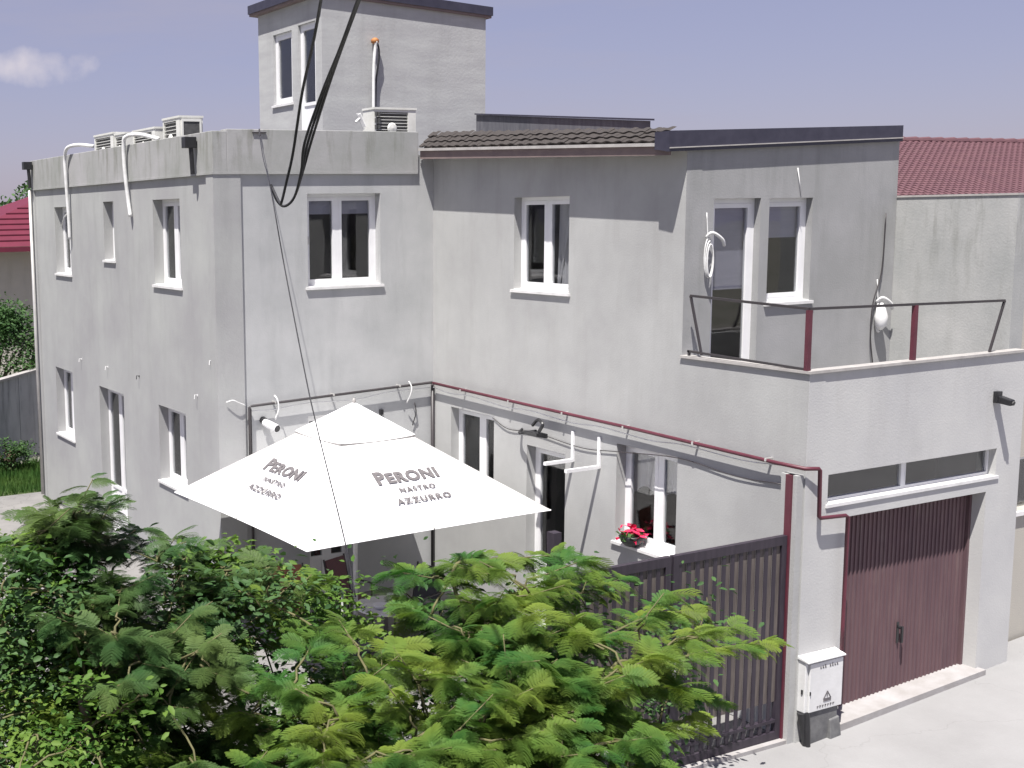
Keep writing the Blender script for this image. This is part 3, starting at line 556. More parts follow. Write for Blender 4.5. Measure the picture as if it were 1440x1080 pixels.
# ================================================================== WALL FITTINGS
cm_ = thing('security_camera', 'white bullet security camera on the wall left of the umbrella', 'camera')
a_ = at(372,594,1,-.06); b_ = at(390,603,1,-.32)
MB().tube([a_+Vector((0,.06,.03)),a_+Vector((0,0,.02))],.055,12).build('mount', 'black', cm_, smooth=False)
MB().tube([a_,a_*.7+b_*.3,b_],[.055,.062,.062],14).build('body', 'white', cm_, smooth=False)
dd = (b_-a_).normalized()
MB().tube([b_,b_+dd*.015],[.056,.045],14).build('lens', 'black', cm_)
fl = thing('floodlight', 'black floodlight on a bracket above the ground floor door', 'lamp')
c = at(755,606,0,-.28)
MB().tube(bez([(0,-2.3,2.86),(-.12,-2.4,2.83),c+Vector((.06,.1,-.02))],4),.022,6).build('arm', 'black', fl)
hs_ = MB().hexa([c+Vector(q) for q in ((-.10,-.12,-.06),(.10,-.12,-.10),(.10,.14,-.10),(-.10,.14,-.06),(-.11,-.13,.0),(.09,-.13,-.03),(.09,.15,-.03),(-.11,.15,.0))]); hs_.build('housing', 'black', fl, bevel=.01)
MB().tube(bez([c+Vector((-.05,-.10,0)),c+Vector((-.03,-.16,.12)),c+Vector((.0,-.02,.16)),c+Vector((.02,.12,.06))],5),.024,6).build('yoke', 'black', fl)
fc = thing('security_camera', 'black camera on a bracket high on the garage front', 'camera')
c = Vector((3.21,GY,3.70))
MB().box(3.16,3.25,GY-.06,GY-.001,3.62,3.76).build('mount', 'black', fc, bevel=.005)
MB().hexa([(3.19,GY-.20,3.60),(3.28,GY-.20,3.60),(3.26,GY-.05,3.62),(3.17,GY-.05,3.62),(3.19,GY-.20,3.67),(3.28,GY-.20,3.67),(3.26,GY-.05,3.71),(3.17,GY-.05,3.71)]).build('body', 'black', fc, bevel=.01)
MB().tube([(3.235,GY-.20,3.635),(3.235,GY-.215,3.63)],.026,10).build('lens', 'grille', fc)
for (yy, lab) in ((-3.43,'left of the two white L brackets on the wall beside the door'),(-3.96,'right of the two white L brackets on the wall beside the door')):
    br = thing('wall_bracket', lab, 'bracket', group='empty wall brackets')
    MB().box(-.03,-.001,yy-.022,yy+.022,2.58,3.0).build('upright', 'white', br)
    MB().box(-.50 if yy > -3.7 else -.58,-.03,yy-.022,yy+.022,2.575,2.62).build('arm', 'white', br)
# flower pot in the window
fp = thing('flower_pot', 'dark bowl of red geraniums on the white window sill', 'flower pot')
fy = -4.62; MB().lathe((-.02,fy,1.675),[(.09,0),(.15,.06),(.17,.13),(.155,.14)],14).build('bowl', 'black', fp, smooth=True)
s = MB()
for k in range(120):
    a, r_, h_ = random.uniform(0,6.28), random.uniform(0,.17), random.uniform(.14,.30)
    q = Vector((-.02+r_*math.cos(a), fy+1.15*r_*math.sin(a), 1.675+h_-r_*.5)); 
    t1 = Vector((random.uniform(-1,1),random.uniform(-1,1),random.uniform(-.3,.3)))*.032; t2 = Vector((random.uniform(-1,1),random.uniform(-1,1),random.uniform(-.5,.5)))*.032
    s.quad(q-t1-t2,q+t1-t2,q+t1+t2,q-t1+t2)
s.build('blossom', 'flower', fp, fix=False)
s = MB()
for k in range(50):
    a, r_ = random.uniform(0,6.28), random.uniform(.06,.18); q = Vector((-.02+r_*math.cos(a), fy+r_*math.sin(a), 1.675+random.uniform(.10,.18)))
    t1 = Vector((random.uniform(-1,1),random.uniform(-1,1),0))*.03; t2 = Vector((random.uniform(-1,1),random.uniform(-1,1),.6))*.03
    s.quad(q-t1-t2,q+t1-t2,q+t1+t2,q-t1+t2)
s.build('leaves', 'broad_dark', fp, fix=False)

# ================================================================== AIR CONDITIONERS
def ac(cx_, cy_, z0, w, dpt, h, rot, label, fan=True):
    """w along local x (front face looks to local -y)"""
    t = thing('air_conditioner', label, 'air conditioner', group='air conditioner units on the roof')
    t.location = (cx_, cy_, z0); t.rotation_euler = (0,0,rot)
    fr_ = .045
    MB().box(-w/2,w/2,-dpt/2+.05,dpt/2,.08,h-.02).build('casing', 'ac', t)
    MB().box(-w/2-.012,w/2+.012,-dpt/2-.012,dpt/2+.012,h-.02,h+.012).build('lid', 'ac', t)
    MB().box(-w/2,-w/2+fr_,-dpt/2,-dpt/2+.05,.08,h-.02).box(w/2-fr_-.1,w/2,-dpt/2,-dpt/2+.05,.08,h-.02).box(-w/2+fr_,w/2-fr_-.1,-dpt/2,-dpt/2+.05,h-.06,h-.02).box(-w/2+fr_,w/2-fr_-.1,-dpt/2,-dpt/2+.05,.08,.12).build('front_frame', 'ac', t)
    MB().box(-w/2+fr_,w/2-fr_-.1,-dpt/2+.040,-dpt/2+.049,.12,h-.06).build('grille', 'grille', t)
    s = MB(); n_ = 9
    for k in range(n_):
        z = .14+(h-.22)*k/(n_-1); s.box(-w/2+fr_,w/2-fr_-.1,-dpt/2+.012,-dpt/2+.022,z-.005,z+.005)
    s.build('louvre', 'ac', t)
    MB().lathe((0,0,0),[(.09,0),(.07,.02),(.0001,.03)],14).build('fan_hub', 'ac', t).matrix_local = Matrix.Translation((-.05,-dpt/2+.01,h*.5)) @ Matrix.Rotation(math.radians(90),4,'X')
    MB().box(-w/2+.08,-w/2+.14,-dpt/2,dpt/2,0,.08).box(w/2-.14,w/2-.08,-dpt/2,dpt/2,0,.08).build('foot', 'iron', t)
    return t
ac(-3.35,5.52,6.9,1.05,.36,.62,math.radians(-90),'dark louvred air conditioner farthest left behind the parapet')
ac(-3.35,4.66,6.9,.55,.34,.58,math.radians(-90),'short pale air conditioner close beside the farthest left unit')
ac(-3.35,3.45,6.9,1.05,.36,.57,math.radians(-90),'light grey air conditioner in the middle behind the hose bend')
t3 = ac(-3.27,2.35,6.9,.72,.40,.68,math.radians(-90),'tall dark grilled air conditioner nearest the front corner of the parapet')
MB().box(.36,.372,-.14,.14,.16,.60).build('side_grille', 'grille', t3); MB().box(.36,.382,-.17,-.14,.12,.64).box(.36,.382,.14,.17,.12,.64).box(.36,.382,-.14,.14,.60,.64).build('side_frame', 'ac', t3)
t4 = ac(-.42,.62,7.02,.78,.34,.62,0,'white air conditioner with round fan in front of the roof tower')
s = MB()
for i in range(2):
    for j in range(4): s.lathe((0,0,0),[(.030,0),(.030,.004)],8)
for i in range(2):
    for j in range(4): MB().box(-.39+.015+.055*i,-.39+.045+.055*i,-.196,-.169,.20+.10*j,.26+.10*j).build('vent_hole', 'grille', t4)
tubething('flue_pipe', bez([(.06,YT-.1,7.6),(.07,YT-.1,8.4),(.10,YT-.1,8.75),(.11,YT-.12,8.88)],5), .028, 'hose', 'white pipe rising up the tower wall behind the air conditioner', 'pipe')
tubething('wire', bez([(.13,YT-.1,8.9),(.18,YT-.1,8.7),(.16,YT-.07,8.4),(.13,YT-.07,8.2),(.11,YT-.07,7.6)],5), .016, 'cable', 'dark cable hanging along the white pipe on the tower wall', 'cable')
tag(MB().lathe((.11,YT-.08,8.84),[(.03,0),(.065,.02),(.07,.07),(.03,.10)],10).build('junction_cap', 'brass', smooth=True), 'small orange cap at the top of the white pipe on the tower', 'pipe cap')
o = MB().tube([at(505,160,1,.6),at(513,178,1,.6)],.03,6).tube([at(500,172,1,.6),at(508,164,1,.6)],.02,6).tube([at(502,160,1,.6),at(512,182,1,.6)],.014,6).build('pipe_elbow', 'hose', fix=False)
tag(o, 'grey pipe elbow sticking up left of the air conditioner by the tower', 'pipe')

# ================================================================== METER BOX
mbx = thing('meter_box', 'white electricity meter box standing on a dark base at the pier', 'meter box')
by0, by1 = GY-.135, GY-.002
MB().box(.005,.575,by0+.03,by1,.385,.985).build('body', 'box', mbx, bevel=.008)
MB().box(.045,.572,by0,by0+.028,.392,.955).build('door', 'box', mbx, bevel=.006)
MB().hexa([(-.012,by0-.02,.975),(.592,by0-.02,.975),(.592,by1,.992),(-.012,by1,.992),(-.012,by0-.02,.992),(.592,by0-.02,.992),(.592,by1,1.03),(-.012,by1,1.03)]).build('roof', 'box', mbx, bevel=.004)
MB().box(.045,.055,by0-.012,by0,.60,.64).box(-.006,.006,by0+.055,by0+.075,.60,.65).build('lock', 'black', mbx)
s = MB()
a, b, c_ = (.33,by0-.003,.60),(.27,by0-.003,.515),(.39,by0-.003,.515)
for q, w_ in (((a,b),.010),((b,c_),.010),((c_,a),.010)): s.bar(q[0], q[1], .004, w_)
s.box(.325,.335,by0-.005,by0-.001,.535,.575); s.box(.27,.39,by0-.005,by0-.001,.485,.505); s.build('warning_sign', 'print', mbx)
s = MB()
for k in range(8):
    if k != 3: s.box(.20+.038*k,.214+.038*k,by0-.004,by0-.001,.885,.905+.008*(k%3)); s.box(.20+.038*k,.222+.038*k,by0-.004,by0-.001,.885,.891)
for k in range(7): s.box(.17+.042*k,.182+.042*k,by0-.004,by0-.001,.425,.447+.006*(k%2)); s.box(.17+.042*k,.195+.042*k,by0-.004,by0-.001,.444,.450)
s.build('lettering', 'print', mbx)
MB().box(.09,.53,by0+.02,by1,.0,.384).build('base', 'boxbase', mbx, bevel=.006)
MB().hexa([(.38,by0-.03,.02),(.56,by0-.03,.02),(.56,by1,.02),(.38,by1,.02),(.40,by0,.24),(.55,by0,.26),(.55,by1,.28),(.40,by1,.28)]).build('base_shoe', 'boxbase', mbx, bevel=.01)
MB().tube([(.045,by0+.03,.384),(.045,by0+.015,.2),(.05,by0-.0,.0)],[.035,.036,.03],10).tube([(-.005,by0+.06,.384),(.02,by0+.05,.2),(.035,by0+.03,.0)],[.045,.032,.025],8).build('conduit', 'black', mbx)

# ================================================================== GATE
gt = thing('metal_gate', 'tall dark metal double gate of vertical slats beside the garage pier', 'gate')
GP = -7.13
def leaf(x0, x1, z0, z1):
    w = .075
    MB().box(x0,x0+w,GP-.03,GP+.03,z0,z1).box(x1-w,x1,GP-.03,GP+.03,z0,z1).box(x0+w,x1-w,GP-.03,GP+.03,z1-.10,z1).box(x0+w,x1-w,GP-.03,GP+.03,z0,z0+.09).box(x0+w,x1-w,GP-.028,GP+.028,z0+.20,z0+.235).build('gate_frame', 'gate', gt)
    n = int((x1-x0-2*w)/.118)
    p = (x1-x0-2*w)/n
    dm = im = None
    for k in range(n):
        xx = x0+w+p*k
        if dm is None:
            a = MB().box(0,p*.42,-.005,.005,0,z1-z0-.2).build('slat', 'gate', gt); dm = a
            b = MB().box(0,p*.66,-.003,.003,0,z1-z0-.55).build('infill_slat', 'gate_brown', gt); im = b
        else:
            a = dm.copy(); b = im.copy(); COL.objects.link(a); COL.objects.link(b); a.parent = gt; b.parent = gt
        a.location = (xx, GP-.014, z0+.095); b.location = (xx+p*.38, GP+.0, z0+.44)
leaf(-1.80, -.13, .05, 2.40)
leaf(-3.28, -1.83, .05, 2.40)
MB().box(-.125,-.055,GP-.05,GP+.03,.0,3.08).build('post', 'maroon', gt)
MB().box(-3.40,-3.30,GP-.04,GP+.06,.0,2.86).build('post', 'gate', gt)
MB().box(-3.4,-.06,GP-.10,GP+.10,.0,.045).build('threshold', 'threshold', gt)
MB().box(-1.79,-1.76,GP-.06,GP-.032,1.0,1.25).build('handle', 'alu', gt)
# kerb of the courtyard seen through the gate
struct(MB().box(-3.3,-.3,-6.35,-6.2,-.02,.09).build('kerb', 'sill'))
# pier left cheek
MB().box(-.10,-.001,GY+.02,GY+.24,0,3.08).build('pier_cheek', 'stucco_R', house)

# ================================================================== UMBRELLA
um = thing('parasol', 'large square white cafe parasol with grey printed lettering standing in the courtyard', 'parasol')
UC = Vector((-2.635,-1.985,0)); UA = 1.885; UT = math.radians(2.4); ZE, ZA = 2.052, 3.398
def U(x, y, z): c, s_ = math.cos(UT), math.sin(UT); return (UC.x+c*x-s_*y, UC.y+s_*x+c*y, z)
def uz(r, t=0): return ZA-.02-(ZA-.02-ZE)*r/UA - .05*math.sin(math.pi*min(1,r/UA))*abs(1-abs(t))*0
def tier(r0, r1, dz, rings, sag, half=12):
    mb = MB(); idx = {}
    per = []
    for side in range(4):
        for k in range(half):
            t = -1+2*k/half; per.append((side, t))
    dirs = [((0,-1),(1,0)),((1,0),(0,1)),((0,1),(-1,0)),((-1,0),(0,-1))]
    for i in range(rings+1):
        r = r0+(r1-r0)*i/rings
        for side, t in per:
            n_, t_ = dirs[side]; s_ = sag*(1-t*t)
            rr = r*(1-.012*(1-t*t)*(r/UA)*2)
            x = n_[0]*rr+t_[0]*r*t; y = n_[1]*rr+t_[1]*r*t
            f_ = (r-r0)/(r1-r0)
            mb.v.append(U(x, y, ZA-(ZA-ZE)*r/UA+dz - s_*math.sin(math.pi*.5*f_)*f_*.9 ))
    m = len(per)
    for i in range(rings):
        for k in range(m):
            k2 = (k+1)%m; mb.f.append((i*m+k, i*m+k2, (i+1)*m+k2, (i+1)*m+k))
    return mb
can = tier(.30, UA, 0, 8, .006)
co = can.build('canopy', 'canvas', um, fix=True); sm_ = co.modifiers.new('thickness','SOLIDIFY'); sm_.thickness = .004
vt = tier(.001, .60, .045, 4, .03); vo = vt.build('vent_cap', 'canvas', um); sm_ = vo.modifiers.new('thickness','SOLIDIFY'); sm_.thickness = .004
s = MB(); N_ = 48; pr2 = []
for side in range(4):
    dirs = [((0,-1),(1,0)),((1,0),(0,1)),((0,1),(-1,0)),((-1,0),(0,-1))][side]
    for k in range(12):
        t = -1+2*k/12; rr = .60; n_, t_ = dirs; r3 = rr*(1-.012*(1-t*t)*(rr/UA)*2); zz_ = ZA-(ZA-ZE)*rr/UA+.045-.03*.9*(1-t*t)
        pr2.append((n_[0]*r3+t_[0]*rr*t, n_[1]*r3+t_[1]*rr*t, zz_))
for k in range(48):
    a = pr2[k]; b = pr2[(k+1)%48]; s.quad(U(*a),U(*b),U(b[0]*.985,b[1]*.985,b[2]-.05),U(a[0]*.985,a[1]*.985,a[2]-.05))
s.build('vent_gap_shade', MT['trim'], um, fix=False)  # grey strip closing the vent gap, its colour stands for the shade line
MB().lathe(U(0,0,0),[(.02,ZA+.03),(.028,ZA+.05),(.022,ZA+.08),(.002,ZA+.10)],10).build('finial', 'trim', um)
MB().tube([U(0,0,.12),U(0,0,ZA-.03)],.032,12).build('pole', 'hose', um, smooth=True)
MB().tube([U(0,0,2.62),U(0,0,2.78)],.055,12).build('hub', 'alu', um); MB().tube([U(0,0,2.05),U(0,0,2.15)],.055,12).build('runner', 'alu', um)
for k, (x, y) in enumerate(((1,1),(-1,1),(-1,-1),(1,-1),(1,0),(0,1),(-1,0),(0,-1))):
    L = UA-.03; MB().bar(U(.03*x,.03*y,ZA-.07),U(x*L,y*L,ZE-.01+.015),.016,.028).build('rib', 'alu', um)
    MB().bar(U(.05*x,.05*y,2.10),U(x*.85,y*.85,ZA-(ZA-ZE)*.85/UA-.05),.014,.022).build('strut', 'alu', um)
MB().box(UC.x-.45,UC.x+.45,UC.y-.45,UC.y+.45,0,.08).lathe((UC.x,UC.y,.08),[(.07,0),(.045,.3)],12).build('base', 'boxbase', um)
for k, (x, y) in enumerate(((1,1),(-1,1),(-1,-1),(1,-1))):
    MB().tube([U(.58*x,.58*y,ZA-(ZA-ZE)*.58/UA+.004),U(UA*.995*x,UA*.995*y,ZE+.006)],.005,5).build('seam', 'trim', um)
hem = MB()
for (a, b) in (((-1,-1),(1,-1)),((1,-1),(1,1)),((1,1),(-1,1)),((-1,1),(-1,-1))):
    pts = []
    for k in range(13):
        t = k/12; x = (a[0]+(b[0]-a[0])*t)*UA; y = (a[1]+(b[1]-a[1])*t)*UA; q = 1-(2*t-1)**2; f_ = 1-.024*q
        if a[0] == b[0]: x *= f_
        else: y *= f_
        pts.append(U(x, y, ZE-.005*q))
    hem.tube(pts, .007, 5)
hem.build('hem', 'canvas', um)
# lettering on two panels
def text_mesh(txt, size, spacing=1.0):
    cu = bpy.data.curves.new('t','FONT'); cu.body = txt; cu.size = size; cu.align_x = 'CENTER'; cu.resolution_u = 3; cu.space_character = spacing; cu.offset = .010*size/.2; cu.extrude = .0008
    ob = bpy.data.objects.new('t', cu); COL.objects.link(ob); dg = bpy.context.evaluated_depsgraph_get(); dg.update()
    me = bpy.data.meshes.new_from_object(ob.evaluated_get(dg)); bpy.data.objects.remove(ob); bpy.data.curves.remove(cu); return me
sl = math.atan2(ZA-ZE, UA)
def letter(side, txt, size, upos, r, spacing=1.0, sx=1.0):
    me = text_mesh(txt, size, spacing); me.materials.clear(); me.materials.append(MT['print'])
    n_, t_ = [((0,-1),(1,0)),((-1,0),(0,-1))][side]
    c, s_ = math.cos(UT), math.sin(UT)
    rot = lambda v: Vector((c*v[0]-s_*v[1], s_*v[0]+c*v[1], 0))
    T = rot(t_); N = rot(n_); Up = (-N*math.cos(sl)+Vector((0,0,math.sin(sl)))); Z = T.cross(Up)
    P = Vector(U(n_[0]*r+t_[0]*upos, n_[1]*r+t_[1]*upos, ZA-(ZA-ZE)*r/UA)) + Z*(.005) 
    o = bpy.data.objects.new('lettering', me); COL.objects.link(o); o.parent = um
    o.matrix_local = Matrix(((T.x*sx,Up.x,Z.x,P.x),(T.y*sx,Up.y,Z.y,P.y),(T.z*sx,Up.z,Z.z,P.z),(0,0,0,1)))
for side, (uo, ro) in enumerate(((.08,1.19),(-.02,1.17))):
    letter(side, 'P', .29, uo-.41, ro, 1); letter(side, 'ERONI', .235, uo+.09, ro, 1.08, 1.12)
    letter(side, 'NASTRO', .10, uo+.05, ro+.145, 1.3, 1.2); letter(side, 'AZZURRO', .12, uo+.05, ro+.30, 1.3, 1.25)
place(um, UC)

# ================================================================== COURTYARD FURNITURE
def chair(x, y, rz, label, seatm):
    t = thing('garden_chair', label, 'chair', group='chairs under the parasol')
    t.location = (x,y,0); t.rotation_euler = (0,0,rz)
    MB().box(-.22,.22,-.22,.22,.43,.46).build('seat', seatm, t, bevel=.01)
    MB().hexa([(-.21,.19,.50),(.21,.19,.50),(.21,.215,.50),(-.21,.215,.50),(-.21,.30,.98),(.21,.30,.98),(.21,.325,.98),(-.21,.325,.98)]).build('backrest', seatm, t, bevel=.008)
    for sx in (-1,1):
        MB().tube([(sx*.24,-.22,0),(sx*.235,-.2,.64)],.014,6).build('leg', 'iron', t); MB().tube([(sx*.24,.28,0),(sx*.23,.2,.46),(sx*.225,.32,1.0)],.014,6).build('leg', 'iron', t)
        MB().bar((sx*.235,-.22,.65),(sx*.235,.24,.65),.03,.02).build('armrest', 'iron', t)
    return t
chair(-2.35,-1.35,math.radians(20),'dark red garden chair right of the parasol pole','maroon')
chair(-3.35,-1.30,math.radians(-25),'reddish brown garden chair left of the parasol pole','terracotta')
chair(-1.75,-2.2,math.radians(-70),'black framed garden chair farthest right under the parasol','black')
tb = thing('garden_table', 'white topped garden table near the parasol pole', 'table'); tb.location = (-2.55,-2.65,0)
MB().lathe((0,0,.70),[(.42,0),(.43,.012),(.42,.03)],24).build('table_top', 'sill', tb); MB().tube([(0,0,.05),(0,0,.70)],.03,8).build('column', 'iron', tb); MB().lathe((0,0,0),[(.24,0),(.22,.03),(.05,.06)],16).build('foot', 'iron', tb)
for k, (x, y, r_, h_, m_, lab) in enumerate(((-2.7,-2.75,.10,.06,'white','white bowl on the garden table'),(-2.42,-2.55,.045,.11,'white','white mug on the garden table'),(-2.52,-2.87,.12,.015,'alu','grey plate at the front edge of the garden table'))):
    tag(MB().lathe((x,y,.731),[(r_*.6,0),(r_,h_*.8),(r_,h_),(r_*.92,h_),(r_*.5,h_*.2)],14).build(('bowl','mug','plate')[k], m_, smooth=True), lab, ('bowl','mug','plate')[k])

# ================================================================== NEIGHBOURS
nb = thing('neighbour_house', 'neighbouring beige house with a large red brown tiled roof at the right edge', 'house')
W_ = MB().box(4.02,16,-6.85,-6.6,.2,2.05).box(4.02,16,-6.85,-6.6,2.75,5.0).box(4.02,4.32,-6.85,-6.6,2.05,2.75).box(5.1,16,-6.85,-6.6,2.05,2.75).box(4.2,16,-3.0,-2.8,2,5.9)
W_.build('wall', 'beige', nb)
MB().box(4.37,5.1,-6.72,-6.70,2.05,2.70).build('window', 'glass', nb); MB().box(4.32,5.1,-6.62,-6.61,2.05,2.75).build('dark_backing', 'dark', nb); MB().box(4.28,5.15,-6.90,-6.851,1.99,2.045).build('sill', 'sill', nb)  # dark sheet behind the pane stands in for the unlit room
MB().box(4.32,4.37,-6.78,-6.73,2.05,2.75).box(4.37,5.1,-6.78,-6.73,2.70,2.75).build('window_frame', 'white', nb)
# wavy tiled roof: stepped rows, corrugated across
rx0, rx1, ry0, rz0, ry1, rz1 = 4.2, 20, -3.3, 5.70, 1.5, 7.335
rows = 40; mb = MB(); wv = .19; nx = int((rx1-rx0)/wv*6)
for r in range(rows):
    for e in (0,1):
        f_ = (r+e)/rows; y = ry0+(ry1-ry0)*f_; z = rz0+(rz1-rz0)*f_+(.016 if e == 0 else -.004)
        for i in range(nx+1):
            x = rx0+(rx1-rx0)*i/nx; mb.v.append((x, y, z+.012*math.sin(2*math.pi*(x-rx0)/wv)))
    b0 = r*2*(nx+1)
    for i in range(nx):
        mb.f.append((b0+i, b0+i+1, b0+nx+1+i+1, b0+nx+1+i))
        if r: mb.f.append((b0-(nx+1)+i, b0-(nx+1)+i+1, b0+i+1, b0+i))
o = mb.build('tiled_roof', 'tile_red', nb, smooth=False, fix=False); stuff(o)
MB().hexa([(rx0,ry0,5.55),(rx1,ry0,5.55),(rx1,ry1,5.9),(rx0,ry1,5.9),(rx0,ry0,rz0-.04),(rx1,ry0,rz0-.04),(rx1,ry1,rz1-.05),(rx0,ry1,rz1-.05)]).build('roof_body', 'soffit', nb)
for i in range(38):
    x = rx0+.42*i; 
    if x > rx1-.4: break
    MB().tube([(x,ry1+.03,rz1+.0),(x+.46,ry1+.03,rz1+.016)],[.075,.085],8).build('ridge_tile', 'tile_red', nb)
MB().hexa([(rx0,ry1,5.9),(rx1,ry1,5.9),(rx1,6.5,5.6),(rx0,6.5,5.6),(rx0,ry1+.05,rz1),(rx1,ry1+.05,rz1),(rx1,6.5,5.7),(rx0,6.5,5.7)]).build('rear_roof', 'tile_red', nb)
# left background: concrete garden wall
gw = thing('garden_wall', 'weathered grey concrete garden wall beyond the far corner', 'wall')
A = at(0,535,2,2.1); B = at(45,522,2,2.1); dv = (B-A); dv.z = 0; dv.normalize()
A0 = A-dv*9; n_ = Vector((-dv.y,dv.x,0))
for k in range(8):
    p = A0+dv*(2.0*k); q = A0+dv*(2.0*k+1.97)
    MB().hexa([(p.x,p.y,-.1),(q.x,q.y,-.1),(q.x+n_.x*.12,q.y+n_.y*.12,-.1),(p.x+n_.x*.12,p.y+n_.y*.12,-.1),(p.x,p.y,2.06),(q.x,q.y,2.06),(q.x+n_.x*.12,q.y+n_.y*.12,2.06),(p.x+n_.x*.12,p.y+n_.y*.12,2.06)]).build('panel', 'grey_wall', gw)
p = A0-n_*.04; q = A0+dv*16-n_*.04; r_ = n_*.2
MB().hexa([(p.x,p.y,2.062),(q.x,q.y,2.062),(q.x+r_.x,q.y+r_.y,2.062),(p.x+r_.x,p.y+r_.y,2.062),(p.x,p.y,2.12),(q.x,q.y,2.12),(q.x+r_.x,q.y+r_.y,2.12),(p.x+r_.x,p.y+r_.y,2.12)]).build('coping', 'trim', gw)
# red roofed house behind
rh = thing('red_roof_house', 'low beige house with a bright red metal hipped roof far left', 'house')
Y0 = 36
c0 = at(-94,350,1,Y0); ap = at(112,251,1,Y0+5); e1_ = c0+Vector((14,0,0))
zc = c0.z
base = [Vector((c0.x,Y0,zc)),Vector((c0.x+15,Y0,zc)),Vector((c0.x+15,Y0+10,zc)),Vector((c0.x,Y0+10,zc))]
r1 = ap; r2 = Vector((c0.x+10,Y0+5,ap.z))
mb = MB().poly([base[0],base[1],r2,r1]).poly([base[1],base[2],r2]).poly([base[2],base[3],r1,r2]).poly([base[3],base[0],r1]).poly(base)
rr_ = mb.build('roof', 'red_roof', rh)
s = MB()
for k in range(1,13):
    f_ = k/13; a = base[0].lerp(r1,f_); b = base[1].lerp(r2,f_); s.bar(a+Vector((0,-.02,.02)), b+Vector((0,-.02,.02)), .05, .05)
s.build('roof_seam', 'red_roof', rr_)
MB().box(c0.x-.05,c0.x+15,Y0-.12,Y0-.002,zc-.22,zc-.02).build('gutter', 'red_roof', rh)
MB().box(c0.x+.9,c0.x+14.1,Y0+1.0,Y0+9,-.3,zc-.001).build('wall', 'beige', rh)

# ================================================================== VEGETATION
def mesh_from(name, V, Fq, m, Ft=None):
    me = bpy.data.meshes.new(name); nf = len(Fq)
    me.vertices.add(len(V)); me.vertices.foreach_set('co', np.ascontiguousarray(V, dtype=np.float32).ravel())
    k = Fq.shape[1]; me.loops.add(nf*k); me.loops.foreach_set('vertex_index', np.ascontiguousarray(Fq, dtype=np.int32).ravel())
    me.polygons.add(nf); me.polygons.foreach_set('loop_start', np.arange(0,nf*k,k,dtype=np.int32))
    me.update(calc_edges=True); me.materials.append(MT[m]); return me
def fern_leaf(npin=9, nlf=11, L=1.0, seed=0):
    """bipinnate leaf along +x, length 1; every leaflet a thin quad, pinnae droop"""
    rg = np.random.default_rng(seed); V = []; Fq = []
    def q(a, b, c, d): n = len(V); V.extend([a,b,c,d]); Fq.append((n,n+1,n+2,n+3))
    rach = lambda t: np.array([t, .04*math.sin(3*t+seed), .10*math.sin(t*2.2)-.26*t*t])
    for i in range(8):     # rachis
        a, b = rach(i/8), rach((i+1)/8); w = .007*(1-i/10); q(a+[0,-w,0], b+[0,-w,0], b+[0,w,0], a+[0,w,0])
    for i in range(npin):
        t = .20+.80*i/(npin-1); o_ = rach(t); pl = (.40*math.sin(math.pi*(.22+.70*i/npin))+.06)*rg.uniform(.88,1.1)
        for sgn in (-1,1):
            ang = math.radians(68-40*i/npin+rg.uniform(-5,5)); d = np.array([math.cos(ang), sgn*math.sin(ang), .05]); 
            for j in range(nlf):
                s0 = (j+.3)/nlf; dr = -.30*pl*s0*s0
                p0 = o_+d*pl*s0+np.array([0,0,dr]); ll = .060*math.sin(math.pi*min(.95,.18+.75*s0))+.012; w = pl/nlf*.40
                dp = np.array([-d[1],d[0],0])
                for s2 in (-1,1):
                    e = dp*s2*ll+d*ll*.45+np.array([0,0,-.010]); q(p0-d*w, p0+d*w, p0+e+d*w*.5, p0+e-d*w*.5)
    return np.array(V), np.array(Fq)
def orient(dirv, up, roll=0):
    x = dirv/np.linalg.norm(dirv); y = np.cross(up, x); y /= np.linalg.norm(y)+1e-9; z = np.cross(x, y)
    c, s = math.cos(roll), math.sin(roll); return np.stack([x, c*y+s*z, -s*y+c*z], axis=1)
def scatter(name, temps, items, m, parent, n_parts=0):
    """items: (pos, R, size). The n_parts that show largest become leaf objects, the rest one mesh of stuff"""
    cp = CAMPOS; items = sorted(items, key=lambda it: -it[2]/np.linalg.norm(it[0]-cp))
    mes = [mesh_from('leaf', t[0], t[1], m) for t in temps] if n_parts else None
    for i, (p, R, s) in enumerate(items[:n_parts]):
        o = bpy.data.objects.new('leaf', mes[i%len(mes)]); COL.objects.link(o); o.parent = parent
        Mx = np.eye(4); Mx[:3,:3] = R*s; Mx[:3,3] = p; o.matrix_local = Matrix(Mx.tolist())
    Vs, Fs, off = [], [], 0
    for i, (p, R, s) in enumerate(items[n_parts:]):
        V, F = temps[i%len(temps)]; Vs.append(V@(R*s).T+p); Fs.append(F+off); off += len(V)
    if Vs:
        me = mesh_from(name, np.concatenate(Vs), np.concatenate(Fs), m); o = bpy.data.objects.new(name, me); COL.objects.link(o); o.parent = parent; stuff(o)
def inpoly(x, y, P):
    c = False; j = len(P)-1
    for i in range(len(P)):
        if (P[i][1] > y) != (P[j][1] > y) and x < (P[j][0]-P[i][0])*(y-P[i][1])/(P[j][1]-P[i][1])+P[i][0]: c = not c
        j = i
    return c
def V3(v): return np.array(v, dtype=float)
FERN = [fern_leaf(9,11,1,s) for s in (1,2,3)]
FERN_LO = [fern_leaf(8,8,1,s) for s in (4,5)]

def limb(mb, a, b, r0, r1, sag=.25, n=6, wob=.08):
    a = Vector(a); b = Vector(b); pts = []
    for i in range(n+1):
        t = i/n; p = a.lerp(b,t)+Vector((random.uniform(-wob,wob)*math.sin(math.pi*t), random.uniform(-wob,wob)*math.sin(math.pi*t), sag*math.sin(math.pi*t))); pts.append(p)
    mb.tube(pts, [r0+(r1-r0)*i/n for i in range(n+1)], 6); return pts

